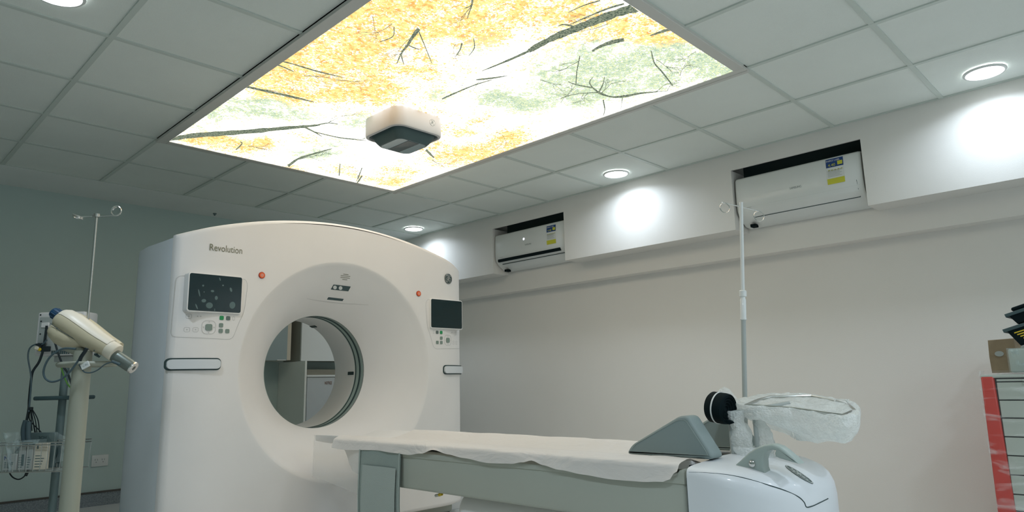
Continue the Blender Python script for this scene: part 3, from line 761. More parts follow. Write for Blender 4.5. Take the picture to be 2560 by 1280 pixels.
# drive bridge joining rail to gantry under the cradle
bm = bmesh.new(); box(bm, .76, 1.02, -1.70, -1.28, .47, .535, .01); finish('bridge', bm, M['white2'], tb)
bm = bmesh.new(); tube(bm, [(.64, -1.93, .372), (.64, -1.955, .378)], .006, 12); hc = finish('hose_coupling', bm, M['metal'], tb)
bm = bmesh.new(); tube(bm, [(.64, -1.955, .378), (.64, -1.975, .384)], .007, 12); finish('coupling_ring', bm, M['yellow'], hc)
# end housing: rounded in plan, crowned top
EY0, EY1 = -3.232, -3.54
def cap_ring(inset, z):
    pts = []
    for k in range(41):
        t = math.pi + math.pi * k / 40; c, q = math.cos(t), math.sin(t); e_ = abs(q) ** .8
        f_ = 1 - inset * (.30 + .70 * e_) / .306 if inset < .2 else 1 - inset / .306
        pts.append((.89 + .307 * f_ * math.copysign(abs(c) ** .8, c), EY0 - .305 * f_ * e_, .25 + .75 * e_))
    return pts
def ztopcap(x, y):
    t = (EY0 - y) / (EY0 - EY1)
    return .583 - .045 * t ** 1.8 + .018 * (1 - ((x - .89) / .31) ** 2)
bm = bmesh.new(); rr = []
for inset, dz in ((.02, -.55), (.006, -.35), (0, -.15), (0, -.085), (.005, -.050), (.016, -.027), (.034, -.012), (.06, -.004), (.10, .0), (.16, 0), (.24, 0), (.30, 0)):
    rr.append([bm.verts.new((x, y, (ztopcap(x, y) + dz * g_) if dz > -.12 else (.05 if dz < -.5 else (.24 if dz < -.3 else .42)))) for x, y, g_ in cap_ring(inset, 0)])
for a, b in zip(rr, rr[1:]):
    for i in range(len(a) - 1): bm.faces.new((a[i], a[i + 1], b[i + 1], b[i]))
bm.faces.new([r_[0] for r_ in rr] + [r_[-1] for r_ in rr[::-1]])
eh = finish('end_housing', bm, M['cool'], tb, angle=50)
bpy.context.view_layer.update(); EH = tree(eh)
sp = [hit(px, py, EH, 0) for px, py in ((1722, 1181), (1760, 1182), (1800, 1185), (1835, 1190), (1870, 1198), (1920, 1213), (1960, 1226), (1995, 1242), (2010, 1256), (2016, 1268), (2030, 1266), (2050, 1257), (2070, 1247))]
sp = spline([q for q in sp if q], 5); bm = bmesh.new(); tube(bm, sp, [.0005 + .0013 * min(1, i / 28) for i in range(len(sp))], 6); finish('cover_gap', bm, M['line'], tb)
bm = bmesh.new(); tube(bm, [(.5985, -3.2235, .55), (.5965, -3.2235, .30), (.60, -3.2235, .12)], .0022, 6); finish('rail_gap', bm, M['line'], tb)
# arched handle
HX = .70
poly = [(1833, 1167), (1850, 1152), (1870, 1133), (1890, 1120), (1910, 1113), (1930, 1111), (1948, 1117), (1962, 1127), (1980, 1143), (1998, 1161), (1985, 1158), (1965, 1152), (1948, 1147), (1938, 1142), (1936, 1134), (1938, 1127), (1930, 1125), (1919, 1128), (1911, 1136), (1907, 1150), (1908, 1170), (1914, 1187), (1890, 1182), (1860, 1174)]
pp = [at(x, y, 0, HX) for x, y in poly]; yz = [(p.y, p.z) for p in pp]
bm = bmesh.new(); prism(bm, yz, lambda a, b: Vector((HX, a, b)), lambda a, b: Vector((HX + .045, a - .0, b)), .006, 3); hd = finish('arched_handle', bm, M['handle'], tb)
p = at(1881, 1160, 0, HX)
bm = bmesh.new(); lathe(bm, [(.0105, 0), (.010, .004), (.006, .007), (.001, .008)], axis_mtx(p, (-1, 0, 0)), 20); finish('round_button', bm, M['chrome'], hd)
# badge on the end housing
def capl(x, y, o=0):
    X_ = 1997.5 + x * 34 - y * 5.5; Y_ = 1187.5 + x * 20.5 + y * -9.5
    return hit(X_, Y_, EH, max(o, -.001) * .4 + .0008) or Vector((.8, -3.48, .55))
badge(tb, lambda x, y, o=0: capl(x, y, o), 1.0, M['btn2'], M['tube_grey'])
bm = bmesh.new(); box(bm, .80, .99, -3.28, -3.19, .575, .592, .006); finish('docking_block', bm, M['handle'], tb)
bm = bmesh.new(); box(bm, .66, 1.10, -3.238, -3.196, .540, .582, .003); finish('socket_well', bm, M['black_matt'], tb)

# paper sheet over the cradle
scal = [(-1.15, .545), (-1.25, .541), (-1.56, .552), (-1.68, .548), (-1.80, .545), (-1.90, .556), (-1.985, .576), (-2.08, .562), (-2.185, .553), (-2.33, .542), (-2.46, .547), (-2.52, .556), (-2.572, .566), (-2.63, .553), (-2.71, .542), (-2.82, .533), (-2.94, .526), (-3.06, .528), (-3.14, .534), (-3.175, .545), (-3.19, .566), (-3.21, .575)]
def zb(y):
    for (a, za), (b_, zb_) in zip(scal, scal[1:]):
        if b_ <= y <= a:
            t = (y - a) / (b_ - a); return za + (zb_ - za) * (t * t * (3 - 2 * t))
    return scal[0][1] if y > scal[0][0] else scal[-1][1]
bm = bmesh.new(); NY = 150
prof = []
for j in range(NY + 1):
    y = -1.15 + (-3.20 + 1.15) * j / NY; row = []
    for i in range(27):
        u = i / 26
        if u < .66:   # on the cradle
            x = 1.118 - (1.118 - .662) * u / .66
            z = zc(x) + .006 + .002 * noise.noise(Vector((x * 9, y * 7, 0))) + .0035 * noise.noise(Vector((x * 6 + y * 7, y * 2.2 - x * 6, 3))) + .004 * abs(noise.noise(Vector((x * 22 + y * 3, y * 5, 8))))
        elif u < .86:   # curves over the near lip to the rail edge
            t = (u - .66) / .20; x = .662 - (.662 - .592) * math.sin(t * math.pi / 2); z = .6035 - .020 * (1 - math.cos(t * math.pi / 2)) + .004 * noise.noise(Vector((x * 20, y * 9, 5))) * (1 - t)
        else:
            t = (u - .86) / .14; x = .592 - .004 * t - .005 * t * (1 + noise.noise(Vector((0, y * 8, 9)))); z = .5835 + (zb(y) - .5835) * t
        row.append(bm.verts.new((x, y, z)))
    prof.append(row)
for a, b in zip(prof, prof[1:]):
    for i in range(26): bm.faces.new((a[i], a[i + 1], b[i + 1], b[i]))
tag(finish('table_sheet', bm, M['sheet'], None, angle=80), 'crumpled thin white paper cover draped over the scanner table', 'sheet')
# loose corner of the paper by the gantry
bm = bmesh.new()
def corner(u, v):
    p0 = at(853 + 52 * u, 1108, 0, .605); p1 = at(868 + 40 * u, 1190 - 30 * (1 - u) + 6 * u, 0, .602)
    p = p0.lerp(p1, v); p.x += .012 * math.sin(u * 5 + v * 2); return p
grid(bm, 12, 12, corner)
tag(finish('paper_corner', bm, M['sheet_thin'], None, angle=80), 'loose see-through paper corner hanging from the cradle next to the grey strap', 'paper')
bm = bmesh.new()
grid(bm, 16, 14, lambda u, v: Vector((.672 - .004 * math.sin(u * 6 + v * 2), -.815 - .60 * u, .592 - .30 * v * (.75 + .25 * u))))
tag(finish('table_skirt', bm, M['skirt'], None, angle=80), 'faint clear film hanging under the cradle tip in front of the scanner', 'film')
# restraint strap
st = thing('restraint_strap', 'wide grey-green fabric strap hanging over the near rail of the table', 'strap', (.59, -1.57, .3))
bm = bmesh.new()
def strap(x0, x1, z0, z1, X, th, wob=0):
    def f(u, v):
        y = x0 + (x1 - x0) * u; z = z1 + (z0 - z1) * v
        return Vector((X - .006 * math.sin(v * 3) - wob * math.sin(u * 7 + v * 3), y, z))
    grid(bm, 14, 16, f)
strap(-1.405, -1.745, .12, .552, .590, 0, .003)
sw = finish('webbing', bm, M['cloth'], st, angle=80)
bm = bmesh.new(); strap(-1.44, -1.715, .12, .480, .581, 0, .002); finish('fastener_patch', bm, M['cloth2'], st, angle=80)
for y in (-1.412, -1.738):
    bm = bmesh.new(); tube(bm, [(.583, y, .55), (.578, y, .35), (.583, y, .12)], .004, 6); finish('edge_binding', bm, M['handle'], st)

# two triangular side pads standing at the head of the table
def pad(x, label):
    t = thing('side_bolster', label, 'cushion', (x + .035, -3.08, .598), 0, 'triangular side bolsters on the table')
    base = [(-2.922, .598), (-2.948, .632), (-3.148, .735), (-3.180, .735), (-3.270, .598)]
    pl = rpoly(base, .03, 5)
    zlo = .588
    bm = bmesh.new(); prism(bm, pl, lambda a, b: Vector((x, a, b)), lambda a, b: Vector((x + .075, a, b)), .010, 4)
    finish('foam_body', bm, M['pad'], t, angle=60)
    bm = bmesh.new()
    c = Vector((-3.10, .64)); inn = [(c.x + (p[0] - c.x) * .90, max(.612, c.y + (p[1] - c.y) * .86)) for p in pl]
    tube(bm, [Vector((x - .0002, a, b)) for a, b in inn], .0012, 5, closed=True)
    finish('side_seam', bm, M['pad_edge'], t)
pad(.70, 'grey triangular bolster standing upright on the near edge of the table')
pad(.985, 'grey triangular bolster on the far edge of the table, mostly behind bubble wrap')

# wrapped instrument tray on its bracket
wt = thing('wrapped_instrument_tray', 'metal tray on a post swathed in bubble wrap above the table end', 'tray', (.97, -3.26, .59))
def W(u, D, z): p = CPOS + FH * D + RH * u; return Vector((p.x, p.y, z))
bm = bmesh.new()
loopP = [(.80, 2.44), (.93, 2.36), (1.00, 2.26), (1.03, 2.22), (1.11, 2.30), (1.15, 2.44), (1.10, 2.60), (.95, 2.60), (.88, 2.54)]
tube(bm, [W(u, D, .730 + .135 * (D - 2.2)) for u, D in loopP], .0048, 8, closed=True)
finish('tray_rail', bm, M['metal'], wt)
bm = bmesh.new(); tube(bm, [W(.83, 2.44, .59), W(.83, 2.44, .76)], .009, 10); tube(bm, [W(.745, 2.44, .59), W(.745, 2.44, .74)], .009, 10)
tube(bm, [W(.745, 2.44, .735), W(.95, 2.43, .765)], .009, 10)
finish('support_post', bm, M['tube_grey'], wt)
poly = [(.755, 2.47), (.80, 2.40), (.92, 2.33), (.985, 2.22), (1.03, 2.18), (1.10, 2.25), (1.165, 2.42), (1.13, 2.60), (1.03, 2.66), (.93, 2.65), (.86, 2.58), (.79, 2.52)]
cc = Vector((sum(p[0] for p in poly) / len(poly), sum(p[1] for p in poly) / len(poly)))
PP = spline([(a, b, 0) for a, b in poly + [poly[0]]], 8)[:-1]
def zt_(D): return .737 + .135 * (D - 2.2)
def drop(u): # lower edge of the wrap along its width
    L = [(.75, .735), (.80, .715), (.85, .70), (.93, .672), (1.0, .655), (1.05, .648), (1.09, .662), (1.12, .69), (1.17, .70)]
    for (a, za), (b_, zb_) in zip(L, L[1:]):
        if a <= u <= b_: return za + (zb_ - za) * (u - a) / (b_ - a)
    return L[0][1] if u < .8 else L[-1][1]
def wrapf(uu, v):
    i = uu * len(PP); a = PP[int(i) % len(PP)]; b = PP[(int(i) + 1) % len(PP)]; q = a.lerp(b, i - int(i))
    if v < .35: k = .02 + .98 * (v / .35); z = None; sc = k
    elif v < .75: t = (v - .35) / .40; z = zt_(q.y) + (drop(q.x) - zt_(q.y)) * t; sc = 1 + .05 * math.sin(t * 3) - .10 * t
    else: t = (v - .75) / .25; z = drop(q.x) - .008 * math.sin(t * 1.5); sc = .90 * (1 - t) + .03
    x = cc.x + (q.x - cc.x) * sc; y = cc.y + (q.y - cc.y) * sc
    if z is None: z = zt_(y) - .012 * math.sin(k * 3)
    p = W(x, y, z)
    nv = noise.noise(p * 16) * .010 + noise.noise(p * 48) * .006
    return p + Vector((nv, nv * .7, noise.noise(p * 30 + Vector((5, 5, 5))) * .008))
bm = bmesh.new(); grid(bm, 150, 40, wrapf, closed_u=True)
finish('bubble_wrap', bm, M['bubble'], wt, angle=80)
# wrap round the uprights
bm = bmesh.new()
def col(u0, r, z0, z1, taper, D=2.44):
    def f(a, v):
        th = a * 2 * math.pi; z = z0 + (z1 - z0) * v; rr_ = r * (1 + taper * (1 - v)); p = W(u0 + rr_ * math.cos(th) + .01 * math.sin(v * 5), D + rr_ * .8 * math.sin(th), z)
        nv = noise.noise(p * 22) * .010 + noise.noise(p * 60) * .004
        return p + Vector((nv, -nv, 0))
    grid(bm, 36, 26, f, closed_u=True)
col(.768, .030, .585, .745, .15); col(.852, .020, .59, .72, .3); col(.80, .05, .58, .625, .5, 2.42)
finish('post_wrap', bm, M['bubble'], wt, angle=80)
# sheets of wrap standing off the tray end
bm = bmesh.new()
def flap(u, v):
    p = W(.715 + .07 * u, 2.47 + .03 * u, .79 + .035 * math.sin(v * 3.1) * (1 - abs(u - .4)) + .01 * u); return p + Vector((0, 0, .006 * noise.noise(p * 70)))
grid(bm, 14, 8, lambda u, v: W(.715 + .085 * u, 2.50 - .02 * math.sin(v * 3), .775 + v * .05 * math.sin(math.pi * min(1, u * .9 + .15))) + Vector((0, 0, .005 * noise.noise(Vector((u * 9, v * 9, 1))))))
finish('loose_wrap', bm, M['bubble'], wt, angle=80)
bm = bmesh.new()
grid(bm, 14, 16, lambda u, v: W(1.12 + .05 * u, 2.46 + .02 * math.sin(u * 6 + v * 2), .775 - .095 * v * (.65 + .35 * math.sin(u * 3))) + Vector((.004 * noise.noise(Vector((u * 9, v * 9, 4))), 0, 0)))
finish('loose_wrap', bm, M['bubble'], wt, angle=80)

# rolled black strap with a white elastic band
rs = thing('rolled_black_strap', 'tightly rolled black strap held by a thin white elastic beside the bubble wrap', 'rolled strap', (.87, -3.21, .70))
rc = W(.712, 2.44, .755); rdir = (RH * .62 - FH * .74 + Vector((0, 0, -.12))).normalized()
mtx = axis_mtx(rc, rdir)
bm = bmesh.new()
prof = [(.004, .018)]
for i in range(9):
    r0 = .006 + i * .005; prof += [(r0, .018 + .004 * (i % 2) + i * .0016), (r0 + .0025, .021 + i * .0016), (r0 + .0045, .018 + i * .0016)]
prof += [(.0515, .030), (.053, .020), (.053, -.028), (.048, -.034), (.004, -.034)]
lathe(bm, prof, mtx, 48); finish('roll', bm, M['black_matt'], rs)
bm = bmesh.new(); lathe(bm, [(.0535, -.006), (.055, -.005), (.055, -.001), (.0535, 0)], mtx, 48, cap=False); finish('elastic_band', bm, M['label_white'], rs)
bm = bmesh.new()
tl = [mtx @ Vector(v) for v in ((-.045, -.035, -.03), (-.02, -.056, -.03), (-.02, -.056, .02), (-.045, -.035, .02))]
p0 = W(.700, 2.42, .712); 
a = [W(.690, 2.43, .716), W(.730, 2.41, .700), W(.745, 2.40, .706), W(.705, 2.42, .722)]
vs = [bm.verts.new(q) for q in a] + [bm.verts.new(q + FH * .02 + Vector((0, 0, .006))) for q in a]
for f_ in ((0, 1, 2, 3), (7, 6, 5, 4), (0, 4, 5, 1), (1, 5, 6, 2), (2, 6, 7, 3), (3, 7, 4, 0)): bm.faces.new([vs[i] for i in f_])
finish('loose_end', bm, M['black_matt'], rs)

# ------------------------------------------------------------------ drip pole on the table
ip = thing('table_drip_pole', 'slim pale drip pole clamped to the far side of the table end', 'IV pole', (1.145, -3.195, .5))
IA, IB = Vector((1.129, -3.179, .796)), Vector((1.163, -3.214, 1.545))
def ipz(z): return IA + (IB - IA) * ((z - IA.z) / (IB.z - IA.z))
IX, IY = ipz(.5).x, ipz(.5).y
bm = bmesh.new(); tube(bm, [ipz(.45), ipz(1.09)], .0092, 16); finish('lower_tube', bm, M['tube_grey'], ip)
bm = bmesh.new(); tube(bm, [ipz(1.08), ipz(1.545)], .0072, 16); finish('upper_tube', bm, M['ac'], ip)
bm = bmesh.new(); lathe(bm, [(.0105, 0), (.013, .003), (.0115, .01), (.0115, .080), (.009, .085), (.009, .090), (.014, .093), (.014, .113), (.0105, .117)], axis_mtx(ipz(1.075), IB - IA), 20); finish('locking_sleeve', bm, M['ac'], ip)
bm = bmesh.new(); box(bm, IX - .04, IX + .02, IY - .02, IY + .02, .47, .53, .005); finish('clamp', bm, M['metal'], ip)
h0, h1 = Vector((1.104, -3.152, 1.548)), Vector((1.206, -3.262, 1.505))
mid = (h0 + h1) / 2; off = Vector((IB.x, IB.y, mid.z)) - mid; h0 += off; h1 += off
bm = bmesh.new(); tube(bm, [h0, h1], .0022, 8); hb = finish('hook_bar', bm, M['chrome'], ip)
for h in (h0, h1):
    d = (h1 - h0).normalized(); c = h.lerp((h0 + h1) / 2, .12) + Vector((0, 0, -.021)); u_ = Vector((0, 0, 1)); v_ = (d * .55 - FH * .35).normalized()
    bm = bmesh.new(); tube(bm, [c + u_ * .0195 * math.cos(t) + v_ * .0195 * math.sin(t) + Vector((0, 0, 0)) for t in [i * 2 * math.pi / 26 for i in range(26)]], .0019, 6, closed=True)
    finish('hook', bm, M['chrome'], hb)

# ------------------------------------------------------------------ overhead positioning camera
oc = thing('overhead_camera', 'square white camera unit with dark lens recess hanging from the glowing ceiling panel', 'camera', (.915, -1.30, ZP))
ox0, ox1, oy0, oy1 = .735, 1.090, -1.485, -1.130
zt0, zt1 = ZP - .001, H - .125
rrp = lambda i, r_: [(x, y) for x, y in rrect((ox0 + ox1) / 2, (oy0 + oy1) / 2, ox1 - ox0 - 2 * i, oy1 - oy0 - 2 * i, r_, 8)]
bm = bmesh.new(); L = []
for i, r_, z in ((.004, .07, zt0), (0, .075, zt0 - .006), (0, .075, zt1 + .012), (.004, .072, zt1 + .003), (.011, .066, zt1), (.018, .060, zt1), (.020, .058, zt1 + .012)):
    L.append([bm.verts.new((x, y, z)) for x, y in rrp(i, r_)])
for a, b in zip(L, L[1:]):
    for k in range(len(a)): bm.faces.new((a[k], a[(k + 1) % len(a)], b[(k + 1) % len(a)], b[k]))
bm.faces.new(L[0]); finish('housing', bm, mat('camera housing white', (.58, .58, .57), .5), oc)
bm = bmesh.new(); L = []
for i, r_, z in ((.0205, .058, zt1 + .012), (.030, .055, zt1 + .012), (.036, .055, zt1 - .004), (.046, .05, zt1 - .020), (.062, .045, zt1 - .040), (.070, .04, zt1 - .048)):
    L.append([bm.verts.new((x, y, z)) for x, y in rrp(i, r_)])
for a, b in zip(L, L[1:]):
    for k in range(len(a)): bm.faces.new((a[k], a[(k + 1) % len(a)], b[(k + 1) % len(a)], b[k]))
bm.faces.new(L[-1]); lr = finish('lens_recess', bm, M['dark_metal'], oc)
bm = bmesh.new(); prism(bm, rrp(.076, .036), lambda x, y: Vector((x, y, zt1 - .0475)), lambda x, y: Vector((x, y, zt1 - .0495))); finish('lens_plate', bm, M['lens'], oc)
bm = bmesh.new(); box(bm, ox0 + .14, ox1 - .14, oy0 + .080, oy1 - .080, zt1 - .051, zt1 - .049); finish('lens_window', bm, M['black'], oc)
for dx, c_ in ((-.03, 'yellow'), (.10, 'label_white'), (.115, 'label_white')):
    bm = bmesh.new(); lathe(bm, [(.003, 0), (.001, .002)], axis_mtx(((ox0 + ox1) / 2 + dx, oy0 + .028, zt1 + .011), (0, -.2, -1)), 10); finish('status_lamp', bm, M[c_], oc)
badge(oc, lambda x, y, o=0: Vector((.985 + x, oy0 - o * .3, (zt0 + zt1) / 2 + .008 + y)), .020, M['white'], M['print_grey'])

# ------------------------------------------------------------------ wall air conditioners
def ac(y0, y1, label, openv, bx):
    t = thing('wall_air_conditioner', label, 'air conditioner', (3.1, (y0 + y1) / 2, 2.05), 0, 'split air conditioners in the soffit')
    zt, X0 = 2.222, bx
    prof = [(3.205, zt - .01), (3.20, zt), (X0 + .035, zt), (X0 + .016, zt - .004), (X0 + .006, zt - .016), (X0 + .001, zt - .10), (X0, zt - .17), (X0 + .006, zt - .235), (X0 + .020, zt - .262), (X0 + .048, zt - .290), (X0 + .10, zt - .318), (3.14, zt - .332), (3.205, zt - .336)]
    bm = bmesh.new(); L = []
    for k, (y, s) in enumerate(((y0, .92), (y0 + .005, .97), (y0 + .014, 1), (y1 - .014, 1), (y1 - .005, .97), (y1, .92))):
        cx_, cz_ = 3.12, zt - .17
        L.append([bm.verts.new((cx_ + (a - cx_) * s if a < 3.19 else a, y, cz_ + (b - cz_) * (s * .3 + .7))) for a, b in prof])
    for a, b in zip(L, L[1:]):
        for i in range(len(prof)): bm.faces.new((a[i], a[(i + 1) % len(prof)], b[(i + 1) % len(prof)], b[i]))
    bm.faces.new(L[0]); bm.faces.new(L[-1]); finish('body', bm, M['ac'], t)
    def surf(y, z, off=.0012):
        P = [(a, b) for a, b in prof[2:]]
        for (xa, za), (xb, zb_) in zip(P, P[1:]):
            if zb_ <= z <= za and za > zb_: return Vector((xa + (xb - xa) * (z - za) / (zb_ - za) - off, y, z))
        return Vector((X0 - off, y, z))
    if openv:
        bm = bmesh.new(); box(bm, X0 - .002, X0 + .05, y0 + .055, y1 - .045, zt - .262, zt - .238, mtx=None); finish('air_outlet', bm, M['black_matt'], t)
        bm = bmesh.new(); tube(bm, [(X0 + .034, y0 + .02, zt - .283), (X0 + .034, y1 - .07, zt - .283)], .003, 6); finish('louvre', bm, M['line'], t)
    else:
        bm = bmesh.new(); tube(bm, [surf(y0 + .035, zt - .185, 0), surf(y0 + .033, zt - .24, 0), surf(y0 + .035, zt - .285, 0)] , .0013, 6)
        tube(bm, [surf(y0 + .035, zt - .285, 0), surf(y1 - .16, zt - .287, 0), surf(y1 - .10, zt - .287, 0)], .0028, 6); finish('louvre', bm, M['line'], t)
        bm = bmesh.new(); tube(bm, [surf(y0 + .02, zt - .218, -.001), surf(y1 - .02, zt - .218, -.001)], .0012, 5); finish('panel_seam', bm, M['soft_line'], t)
    yc = (y0 + y1) / 2
    words('brand_lettering', 'SAMSUNG', .020, lambda a, b: surf(yc + .035 - a, zt - .158 + b, .0015), M['print_grey'], t, sx=.85)
    words('model_lettering', 'Inverter', .014, lambda a, b: surf(y1 - .06 - a, zt - .225 + b, .0015), M['soft_line'], t, sx=1.0)
    # energy sticker
    ly0 = y0 + .205 if not openv else y0 + .20; lw = .105; lt = zt + (.0 if openv else .012) - .028; lh = .165
    def lab(a, b, o=.0016): return surf(ly0 - a * lw, lt - b * lh, o)
    def patch(name, a0, a1, b0, b1, m_, par, o):
        bm = bmesh.new(); grid(bm, 4, 6, lambda u, v: lab(a0 + (a1 - a0) * u, b0 + (b1 - b0) * v, o)); return finish(name, bm, m_, par, smooth=False)
    st_ = patch('energy_sticker', 0, 1, 0, 1, M['label_white'], t, .0014)
    patch('sticker_header', 0, 1, 0, .34, M['label_blue'], st_, .0020)
    patch('rating_window', .66, .95, .13, .28, M['label_yellow'], st_, .0024)
    patch('sticker_footer', 0, 1, .78, 1, M['label_yellow'], st_, .0020)
    words('header_lettering', 'ENERGY LABEL', .0155, lambda a, b: lab((a + .003) / lw, (.018 - b) / lh, .0028), M['label_white'], st_, sx=.80)
    words('rating_number', '4.40', .026, lambda a, b: lab((a + .012) / lw, (.050 - b) / lh, .0028), M['label_yellow'], st_, sx=1.0)
    words('star_marks', '* * * * *', .032, lambda a, b: lab((a + .010) / lw, (.094 - b) / lh, .0028), M['label_yellow'], st_, sx=.86, bold=.0008)
    bm = bmesh.new()
    for i in range(5): 
        z_ = .47 + i * .055; grid(bm, 3, 2, lambda u, v: lab(.06 + (.8 - .1 * (i % 2)) * u, z_ + .018 * v, .0026))
    finish('fine_print', bm, M['tube_grey'], st_, smooth=False)
    if openv:
        bm = bmesh.new(); lathe(bm, [(.012, 0), (.010, .002), (.001, .0025)], axis_mtx(surf(yc + .05, zt - .095, 0), (-1, 0, 0)), 20); finish('display_lamp', bm, mdl_soft, t)
    # bracket under the body
    bm = bmesh.new(); box(bm, 3.09, 3.14, y1 - .09, y1 - .055, zt - .345, zt - .325); finish('drain_spout', bm, M['black_matt'], t)
mdl_soft = mat('lit display', (.8, .8, .9), .4, emit=(.85, .85, 1), estr=.7)
ac(-.747, .108, 'smaller-looking far air conditioner with an open dark louvre, recessed above the scanner', True, 3.018)
ac(-3.130, -2.306, 'nearer air conditioner with closed louvre and energy sticker, behind the drip pole top', False, 3.018)

# ------------------------------------------------------------------ cabinets seen through the bore
wc = thing('wall_cabinet', 'white wall cabinet with grey side seen through the scanner bore', 'cabinet', (2.25, 1.57, 1.12))
cxa = at(754, 850, 1, 1.40).x; cz_a = at(780, 903, 1, 1.40).z; cxb = at(728, 850, 1, 1.46).x; cxt = at(719, 850, 1, 1.44).x; cz_b = at(700, 902, 1, 1.44).z
bm = bmesh.new(); box(bm, cxa + .004, 2.70, 1.42, YB - .002, cz_a + .004, 1.72, .002); finish('carcass', bm, M['cab_side'], wc, smooth=False)
bm = bmesh.new(); box(bm, cxa, 2.70, 1.400, 1.420, cz_a, 1.72, .002); finish('door', bm, M['cab'], wc, smooth=False)
wc2 = thing('wall_cabinet', 'blue-grey wall cabinet beside the white one, glimpsed through the bore', 'cabinet', (1.5, 1.6, 1.12))
bm = bmesh.new(); box(bm, 1.15, min(cxb, cxa - .005), 1.46, YB - .002, cz_b + .004, 1.72, .002); finish('carcass', bm, M['ivory'], wc2, smooth=False)
bm = bmesh.new(); box(bm, 1.15, cxt, 1.44, 1.46, cz_b, 1.72, .002); finish('door', bm, M['cab_teal'], wc2, smooth=False)
bm = bmesh.new(); box(bm, cxt - .10, cxt - .015, 1.425, 1.44, cz_b, cz_b + .008, .002); finish('edge_pull', bm, M['label_white'], wc2, smooth=False)
fr = thing('storage_locker', 'pale locker with a small printed notice under the wall cabinet, seen through the bore', 'cabinet', (2.3, 1.45, 0))
fx = at(766, 1000, 1, 1.25).x; fz = at(790, 938, 1, 1.25).z
bm = bmesh.new(); box(bm, fx, fx + .85, 1.27, YB - .03, 0, fz - .005, .004); finish('body', bm, M['cab_side'], fr, smooth=False)
bm = bmesh.new(); box(bm, fx - .024, fx - .004, 1.25, YB - .002, 0, cz_a - .006, .002); finish('tall_side_panel', bm, mat('beige grey side panel', (.82, .86, .80), .35), fr, smooth=False)
bm = bmesh.new(); box(bm, fx + .002, fx + .85, 1.25, 1.27, .05, fz - .022, .004); finish('door', bm, M['fridge'], fr, smooth=False)
bm = bmesh.new(); box(bm, fx - .002, fx + .85, 1.245, YB - .03, fz - .018, fz, .003); finish('top_panel', bm, M['cab'], fr, smooth=False)
nx0 = at(812, 951, 1, 1.249); nx1 = at(835, 961, 1, 1.249)
words('notice_lettering', 'NOTICE', .036, lambda a, b: Vector((nx0.x + a, 1.2485, nx1.z + b)), mat('brown print', (.22, .12, .08), .6), fr, sx=.55, bold=.001)
bm = bmesh.new(); box(bm, fx + .10, fx + .60, YB - .12, YB - .035, fz + .0005, fz + .06, .002); tag(finish('storage_box', bm, M['ivory'], None, smooth=False), 'low cream box lying on the locker against the back wall', 'box')

# small socket on the back wall
so = thing('wall_socket', 'white double wall socket low on the back wall beside the scanner', 'power socket', (.296, YB, .33))
bm = bmesh.new(); box(bm, .238, .354, YB - .009, YB, .292, .378, .003); finish('face_plate', bm, M['label_white'], so)
for x in (.27, .318):
    bm = bmesh.new()
    for dx, dz, w_, h_ in ((-.008, .008, .003, .011), (.008, .008, .003, .011), (0, -.010, .006, .006)): box(bm, x + dx - w_ / 2, x + dx + w_ / 2, YB - .0102, YB - .008, .335 + dz - h_ / 2, .335 + dz + h_ / 2)
    finish('socket_slot', bm, M['print_grey'], so, smooth=False)
# little fitting in the gypsum border of the ceiling
p = at(537, 534, 2, H - .001)
bm = bmesh.new(); lathe(bm, [(.016, 0), (.015, .006), (.008, .012), (.007, .02), (.002, .022)], axis_mtx((p.x, p.y, H - .001), (0, 0, -1)), 16)
tag(finish('ceiling_sprinkler', bm, M['stand']), 'tiny dark fitting in the plain ceiling border above the scanner', 'sprinkler')
# black hose behind the gantry
bm = bmesh.new(); tube(bm, spline([(.30, .60, .012), (-.02, .50, .06), (-.14, .30, .07), (-.22, .10, .04), (-.36, -.10, .014), (-.55, -.3, .012)], 8), .013, 10)
tag(finish('floor_cable', bm, M['cable_b']), 'thick black cable on the floor coming out beside the scanner', 'cable')

# ------------------------------------------------------------------ contrast injector on its column
D1 = 2.9; ib = atd(200, 930, D1)
ij = thing('contrast_injector', 'cream and ivory twin-barrel injector head with blue knob on a thick column', 'medical injector', (ib.x, ib.y, 0), ROTZ)
def Lp(u, w, z): return Vector((ib.x, ib.y, 0)) + RH * u + FH * w + Vector((0, 0, z))
bm = bmesh.new(); lathe(bm, [(.037, .04), (.036, .5), (.0345, 1.03)], Matrix.Translation(Lp(.006, 0, 0)), 40); finish('column', bm, M['pole'], ij)
bm = bmesh.new(); lathe(bm, [(.06, .02), (.07, .03), (.065, .075), (.045, .09), (.040, .12)], Matrix.Translation(Lp(.006, 0, 0)), 32); bs = finish('base_hub', bm, M['pole'], ij)
for k in range(4):
    a = R(45 + 90 * k); d = Vector((math.cos(a), math.sin(a), 0)); bm = bmesh.new()
    p0 = Lp(.006, 0, .062); tube(bm, [p0 + d * .04, p0 + d * .14 + Vector((0, 0, -.004)), p0 + d * .25 + Vector((0, 0, -.012))], [.020, .017, .013], 10); lg = finish('leg', bm, M['pole'], ij)
    bm = bmesh.new(); sd = d.cross(Vector((0, 0, 1))); c = p0 + d * .245; c.z = .025
    lathe(bm, [(.018, -.012), (.025, -.010), (.025, .010), (.018, .012)], axis_mtx(c, sd), 20); finish('castor', bm, M['cable_b'], lg)
